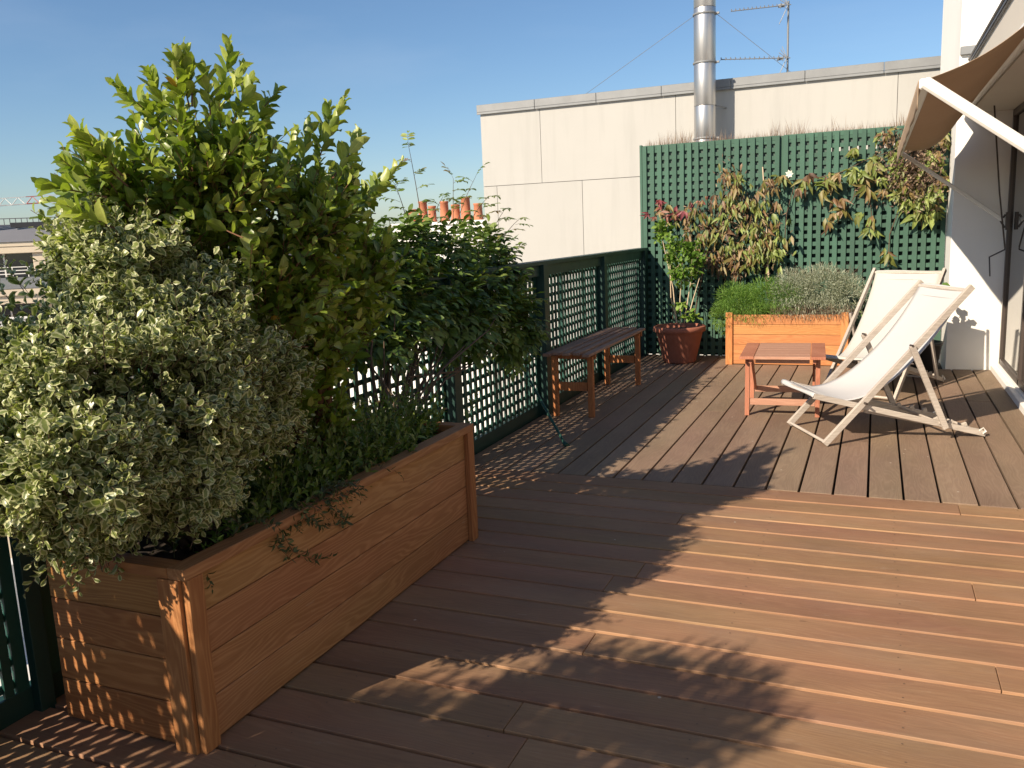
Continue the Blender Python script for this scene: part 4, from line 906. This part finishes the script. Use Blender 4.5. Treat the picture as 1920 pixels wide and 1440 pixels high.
# sagging fabric from roller to bar, then the hanging valance
v = []; f = []; nu, nv = 26, 34
for i in range(nu + 1):
    t = i / nu
    for j in range(nv + 1):
        s = j / nv; y = yn + (yf - yn) * s
        x = .70 + (bxp[0] - .70) * t; z = 2.42 + (bxp[1] + .02 - 2.42) * t
        sagc = (.045 + .085 * s) * math.sin(math.pi * t) + .012 * math.sin(s * 19) * math.sin(math.pi * t)
        v.append((x + .2 * sagc, y + .02 * math.sin(math.pi * t) * math.cos(math.pi * s), z - sagc))
for i in range(nu):
    for j in range(nv): a = i * (nv + 1) + j; f.append((a, a + 1, a + nv + 2, a + nv + 1))
m = MB(); m.add(v, f, True); o = AO(m, 'fabric', M['fabric']); o.modifiers.new('thick', 'SOLIDIFY').thickness = .002
v = []; f = []; nv = 90
for i in range(5):
    for j in range(nv + 1):
        s = j / nv; y = yn + (yf - yn) * s; d = .13
        v.append((bxp[0] - .026 - .003 * math.sin(s * 40) * i / 4, y, bxp[1] + .02 - d * i / 4))
for i in range(4):
    for j in range(nv): a = i * (nv + 1) + j; f.append((a, a + 1, a + nv + 2, a + nv + 1))
m = MB(); m.add(v, f, True); o = AO(m, 'valance', M['fabric']); o.modifiers.new('thick', 'SOLIDIFY').thickness = .002
m = MB(); q = [onY(1864, 190, 8.8), onY(1874, 360, 8.9), onY(1884, 462, 9.0), onY(1884, 468, 9.0), onY(1855, 482, 8.9), onY(1856, 518, 8.9)]
m.tube(q, .007, 6); AO(m, 'crank_rod', M['dark_metal'])

# ================================================================== neighbouring wall, flue, aerial
nbw = empty('neighbour_building', (-2.6, 13, 0), 0, 'big windowless cream-panelled building wall behind the trellis', 'building')
def NO(mb, nm, mat, bev=0.0): mb.v = [(a + 2.6, b - 13, c) for a, b, c in mb.v]; return mb.build(nm, mat, nbw, bev)
def tz(x): return 3.41
m = MB(); s_ = .006
rows = [(2.262, 3.42, [-5.93, -4.905, -2.772, .203, 2.3, 4.5, 6.0]), (.95, 2.255, [-5.93, -5.69, -4.24, -3.32, -1.9, -.4, 1.1, 3.0, 6.0]), (-.35, .943, [-5.93, -4.9, -3.4, -1.9, -.4, 1.1, 3.0, 6.0]), (-6.0, -.357, [-5.93, -3.4, -.4, 3.0, 6.0])]
for z0, z1, xs in rows:
    for a, c_ in zip(xs[:-1], xs[1:]): m.box(a + s_ * .5, c_ - s_ * .5, 12.97, 13.0, z0, z1)
NO(m, 'cladding', M['wall'], .002)
m = MB(); m.box(-5.928, 6.0, 13.001, 13.3, -19, 3.415); m.box(-5.915, 5.99, 12.985, 13.0005, -6, 3.41); m.box(-5.928, 6, 13.301, 24, -19, 3.1); NO(m, 'wall_core', M['seam'])
m = MB(); x = -5.97
while x < 6.0:
    m.box(x, min(x + 1.0, 6.0) - .004, 12.925, 13.36, 3.4215, 3.535); m.box(x, min(x + 1.0, 6) - .004, 12.925, 12.935, 3.385, 3.4214); x += 1.0
NO(m, 'coping', M['zinc'], .012)

fp = empty('flue_pipe', (-2.28, 12.6, 2.2), 0, 'tall shiny steel flue pipe rising in front of the cream wall', 'flue')
def PO(mb, nm, mat): return mb.build(nm, mat, fp)
for i, (z0, z1) in enumerate([(-2.4, .48), (.48, .94), (.94, 1.52), (1.52, 2.24), (2.24, 3.1)]):
    m = MB(); m.lathe([(.148, z0 + .004), (.150, z0 + .008), (.150, z1 - .008), (.148, z1)], n=36); PO(m, 'pipe_section', M['steel'])
for z in (.50, 1.52, 2.16):
    m = MB(); m.lathe([(.151, z - .014), (.163, z - .012), (.163, z + .012), (.151, z + .014)], n=36); m.box(.155, .20, -.02, .02, z - .012, z + .012); PO(m, 'clamp_band', M['zinc'])
m = MB(); m.tube([(.15, 0, 2.16), (1.1, .5, 1.36)], .0035, 4); m.tube([(-.15, 0, 2.16), (-1.9, .5, 1.36)], .0035, 4); m.tube([(.15, 0, .94), (.24, .40, .94)], .012, 6); PO(m, 'stay_wire', M['zinc'])

an = empty('aerial', (-1.22, 13.1, 3.4), 0, 'rooftop aerial mast with two fish-bone antennas above the cream wall', 'aerial')
def ao(mb, nm, r_=None): return mb.build(nm, M['zinc'], an)
m = MB(); m.tube([(0, 0, -.3), (.0, 0, 1.1)], .014, 6); ao(m, 'mast')
for zb, x1, dz in ((1.04, -.72, -.05), (.34, -.86, .03)):
    m = MB(); A_ = np.array([.04, -.05, zb]); B_ = np.array([x1, -.35, zb + dz]); m.tube([A_, B_], .007, 5)
    for k in range(14):
        p = A_ + (B_ - A_) * (.10 + .9 * k / 13); h = .022 if k > 1 else .05; m.tube([p + np.array([0, -.06, -h]), p + np.array([0, .06, h])], .0042, 4); m.tube([p, p + np.array([0, 0, .028])], .006, 4)
    p = A_ + (B_ - A_) * .05
    for s1 in (-1, 1):
        for q in (0, .02, .04): m.tube([p, p + np.array([-.07 - q, .05 * s1, .17 * s1 - q * 2])], .005, 4)
    m.box(p[0] - .13, p[0] - .05, p[1] - .015, p[1] + .015, p[2] - .02, p[2] + .02)
    ao(m, 'antenna')

# ================================================================== roofs beyond the fence
rt = MB(); rt.box(-9.0, -2.75, -6, 12.9, -3.2, -2.9); tag(rt.build('lower_roof', M['white_paint']), 'pale flat roof one storey below the terrace, seen through the lattice', 'roof')
m = MB(); m.box(-9.2, -9.0, -6, 13.0, -19, -2.0); m.box(-9.19, -5.94, 12.91, 13.1, -19, -2.0); tag(m.build('parapet_wall', M['wall_w']), 'low white parapet wall around the flat roof below the terrace', 'wall')
rb = RNG
pw = empty('white_house', (-13.5, 21, -19), 0, 'white gable wall and chimney block with orange pots left of the cream wall', 'building')
def QO(mb, nm, mat, par=None, bev=0): mb.v = [(a + 13.5, b - 21, c + 19) for a, b, c in mb.v]; return mb.build(nm, mat, par or pw, bev)
cs = [onY(p, 405, 20.0) for p in (735, 935)]
m = MB(); m.box(cs[0][0] - 4.0, -6.0, 20.4, 28, -19, 1.0); QO(m, 'wall', M['wall_w'])
m = MB(); m.box(cs[0][0], cs[1][0] + 1.5, 20.0, 20.39, -19, 1.78); m.box(cs[0][0] - .05, cs[1][0] + 1.5, 19.95, 20.42, 1.781, 1.86); st_ = QO(m, 'chimney_stack', M['wall_w'])
for (px, h, r_) in [(774, .36, .12), (794, .55, .125), (811, .42, .11), (834, .52, .12), (855, .42, .12), (874, .60, .13), (897, .42, .12)]:
    p = onY(px, 408, 20.2); m = MB(); m.lathe([(r_ * 1.12, 0), (r_ * 1.12, .05), (r_, .06), (r_ * .88, h - .05), (r_ * .98, h - .04), (r_ * .98, h), (r_ * .7, h), (r_ * .7, 0)], (p[0], 20.2, 1.861), 18); QO(m, 'chimney_pot', M['pot_orange'], st_)

# ================================================================== apartment building far left
r0 = ray(60, 520); D = 42.0; hd = nrm((r0[0], r0[1], 0)); org = CAM + hd * D; yaw = math.atan2(hd[1], hd[0]) - math.pi / 2   # local +y away from us, +x to the right
ap = empty('apartment_building', (org[0], org[1], 0), yaw - math.radians(16), 'cream apartment building with grey zinc roof and balconies beyond the variegated shrub', 'building')
def EO(mb, nm, mat, par=None, bev=0): return mb.build(nm, mat, par or ap, bev)
Zc = lambda py: 1.5 + (478 - 2 - py) / F_PX * D * 1.04
z_eave = Zc(458); zf1t = Zc(474); zf1b = Zc(503); zb1 = Zc(520); zf2t = Zc(533); zf2b = Zc(552); zbal = Zc(575)
m = MB(); m.box(-9, .35, .6, 9, -19, z_eave - .25)
EO(m, 'wall', M['stone'])
m = MB(); m.box(-9, .85, -.05, .8, z_eave - .2, z_eave); m.box(-9, .75, -.02, .8, z_eave - .48, z_eave - .201); m.box(.1, .6, .1, .8, -19, z_eave - .481)
m.box(-9, 1.6, -.5, .599, zb1 - .55, zb1 - .25); m.box(-9, 1.5, -.4, .599, zb1 - .9, zb1 - .551); m.box(-9, 1.3, -.7, .599, zbal - .75, zbal - .45); m.box(-9, 1.3, -.6, .599, zbal - 1.6, zbal - .76); EO(m, 'cornice', M['stone'], bev=.02)
m = MB(); m.box(-9, 1.55, -.52, -.42, zb1 - .249, zb1 + .22); EO(m, 'balcony_panel', M['zinc'])
for k in range(5):
    w0 = -6.3 + k * 1.32; m = MB(); m.box(w0, w0 + 1.2, .45, .599, zf1b - .3, zf1t); f_ = EO(m, 'window', M['glass_dark'])
    m = MB(); m.box(w0 + 1.2, w0 + 1.26, .40, .597, zf1b - .3, zf1t); m.build('window_frame', M['white_metal'], f_)
    if k != 2:
        m = MB(); m.box(w0, w0 + 1.2, .45, .599, zf2b - .9, zf2t); f_ = EO(m, 'window', M['glass_dark']); m = MB(); m.box(w0 + 1.2, w0 + 1.27, .40, .597, zf2b - .9, zf2t); m.build('window_frame', M['white_metal'], f_)
m = MB()
for i in range(3): m.box(-9, .1, -.45, -.42, zb1 + .35 + i * .14, zb1 + .385 + i * .14)
x = -9
while x < .1: m.box(x, x + .03, -.45, -.42, zb1 + .221, zb1 + .63); x += .6
EO(m, 'railing', M['white_metal'])
m = MB(); x = -9
while x < 1.2: m.box(x, x + .1, -.62, -.52, zbal - .449, zbal); x += .22
m.box(-9, 1.3, -.68, -.48, zbal, zbal + .08); EO(m, 'balustrade', M['wall_w'])
m = MB(); v = [(-9, -.1, z_eave + .001), (1.0, -.1, z_eave + .001), (.7, .9, z_eave + .52), (-9, .9, z_eave + .52), (-9, 5.5, z_eave + .80), (-.6, 5.0, z_eave + .80), (2.0, 3.0, z_eave + .001), (3.6, 6.5, z_eave + .001)]
m.add(v, [(0, 1, 2, 3), (1, 6, 2), (6, 7, 5, 2)]); m.add(v, [(3, 2, 5, 4)]); EO(m, 'roof', M['zinc_roof'])
m = MB()
for k in range(14): x = -8.8 + k * .7; m.bar((x - .2, .92, z_eave + .55), (x + .35, 5.2, z_eave + .82), .05, .05)
EO(m, 'roof_seams', M['zinc'])
m = MB(); m.box(-2.9, -1.7, 1.6, 2.2, z_eave + .55, z_eave + .92); m.box(-1.3, .2, 2.5, 2.8, z_eave + .65, z_eave + .88); EO(m, 'roof_hatch', M['black_pot'])
m = MB(); x = -5.5
while x < 4.4: m.box(x, x + .03, 6.9, 6.93, z_eave + .5, z_eave + 1.22); x += .26
m.box(-5.5, 4.4, 6.9, 6.95, z_eave + 1.2, z_eave + 1.24); m.box(1.0, 1.1, 6.8, 6.9, z_eave, z_eave + 1.9); EO(m, 'roof_railing', M['zinc_dark'])
# side wing with barrel roof
m = MB(); m.box(1.2, 8, .9, 8, -19, z_eave - .35); m.box(1.1, 8, .7, .899, zb1 - .2, zb1 + .1); EO(m, 'wing_wall', M['stone'])
m = MB(); n = 14; v = []; 
for k in range(n + 1):
    a = math.pi * k / n; v += [(4.3 - 3.0 * math.cos(a), .8, z_eave - .349 + 1.5 * math.sin(a)), (4.3 - 3.0 * math.cos(a), 8, z_eave - .349 + 1.5 * math.sin(a))]
m.add(v, [(2 * k, 2 * k + 2, 2 * k + 3, 2 * k + 1) for k in range(n)], True); m.add([v[2 * k] for k in range(n + 1)], [tuple(range(n + 1))]); EO(m, 'barrel_roof', M['zinc'])

# a few more distant roofs so that gaps in the shrubs show a town, not a void
def block(px, wpx, top_py, dist, mat, label, roof='zinc_dark'):
    r_ = ray(px, 480); h_ = nrm((r_[0], r_[1], 0)); o_ = CAM + h_ * dist; yw = math.atan2(h_[1], h_[0]) - math.pi / 2
    hor = 477 - .042 * px; zt = 1.5 + (hor - top_py) / F_PX * dist; w = wpx / F_PX * dist / 2
    e = empty('town_house', (o_[0], o_[1], 0), yw, label, 'building', None)
    m = MB(); m.box(-w, w, 0, dist * .2, -19, zt - 1.2); m.build('wall', mat, e)
    m = MB(); m.add([(-w - .3, -.3, zt - 1.199), (w + .3, -.3, zt - 1.199), (w - .8, 1.6, zt), (-w + .8, 1.6, zt), (-w + .8, dist * .2 - 1.6, zt), (w - .8, dist * .2 - 1.6, zt), (w + .3, dist * .2 + .3, zt - 1.199), (-w - .3, dist * .2 + .3, zt - 1.199)], [(0, 1, 2, 3), (3, 2, 5, 4), (1, 6, 5, 2), (7, 0, 3, 4), (6, 7, 4, 5)]); m.build('roof', M[roof], e)
    z = zt - 2.6
    while z > -14:
        x = -w + 1.0
        while x < w - 1.2:
            m = MB(); m.box(x, x + .9, -.05, -.001, z - 1.3, z); m.build('window', M['glass_dark'], e) if len(e.children) < 44 else None
            x += 2.2
        z -= 3.0
block(330, 330, 455, 60, M['stone'], 'pale town house with dark roof far behind the tall shrub, beside the apartment building')
block(600, 300, 448, 48, M['wall_w'], 'white town house with dark roof behind the right side of the tall shrub')
block(60, 500, 428, 150, M['stone'], 'long distant building on the skyline behind the apartment building')

# ================================================================== crane
cr0 = ray(65, 391); hd = nrm((cr0[0], cr0[1], 0)); Dc = 130.0; oc = CAM + hd * Dc; yw = math.atan2(hd[1], hd[0]) - math.pi / 2
zc_ = 1.5 + (475 - 391) / F_PX * Dc
cr = empty('tower_crane', (oc[0], oc[1], -19), yw, 'distant white tower crane with a red section in its jib above the roofs', 'crane')
def jib(x0, x1, mat, nm):
    m = MB(); zz = zc_ + 19; h = .9
    for y in (-.5, .5): m.bar((x0, y, zz - h / 2 + x0 * .055), (x1, y, zz - h / 2 + x1 * .055), .10, .10)
    m.bar((x0, 0, zz + h / 2 + x0 * .055), (x1, 0, zz + h / 2 + x1 * .055), .10, .10)
    x = x0; k = 0
    while x < x1 - .1:
        for y in (-.5, .5):
            a_, b_ = ((x, y, zz - h / 2 + x * .055), (min(x + .75, x1), 0, zz + h / 2 + x * .055)) if k % 2 == 0 else ((x, 0, zz + h / 2 + x * .055), (min(x + .75, x1), y, zz - h / 2 + x * .055)); m.bar(a_, b_, .06, .06)
        x += .75; k += 1
    m.build(nm, mat, cr)
jib(-28, -.9, M['white_metal'], 'jib_section'); jib(-.85, 1.1, M['red_paint'], 'jib_section'); jib(1.15, 14, M['white_metal'], 'jib_section')
m = MB(); zz = zc_ + 19
for sx in (-.7, .7):
    for sy in (-.7, .7): m.bar((-20 + sx, sy, 0), (-20 + sx, sy, zz + 1), .2, .2)
k = 0; z = 0
while z < zz: m.bar((-20.7, -.7, z), (-19.3, -.7, z + 1.4), .12, .12); z += 1.4
m.build('mast', M['white_metal'], cr)
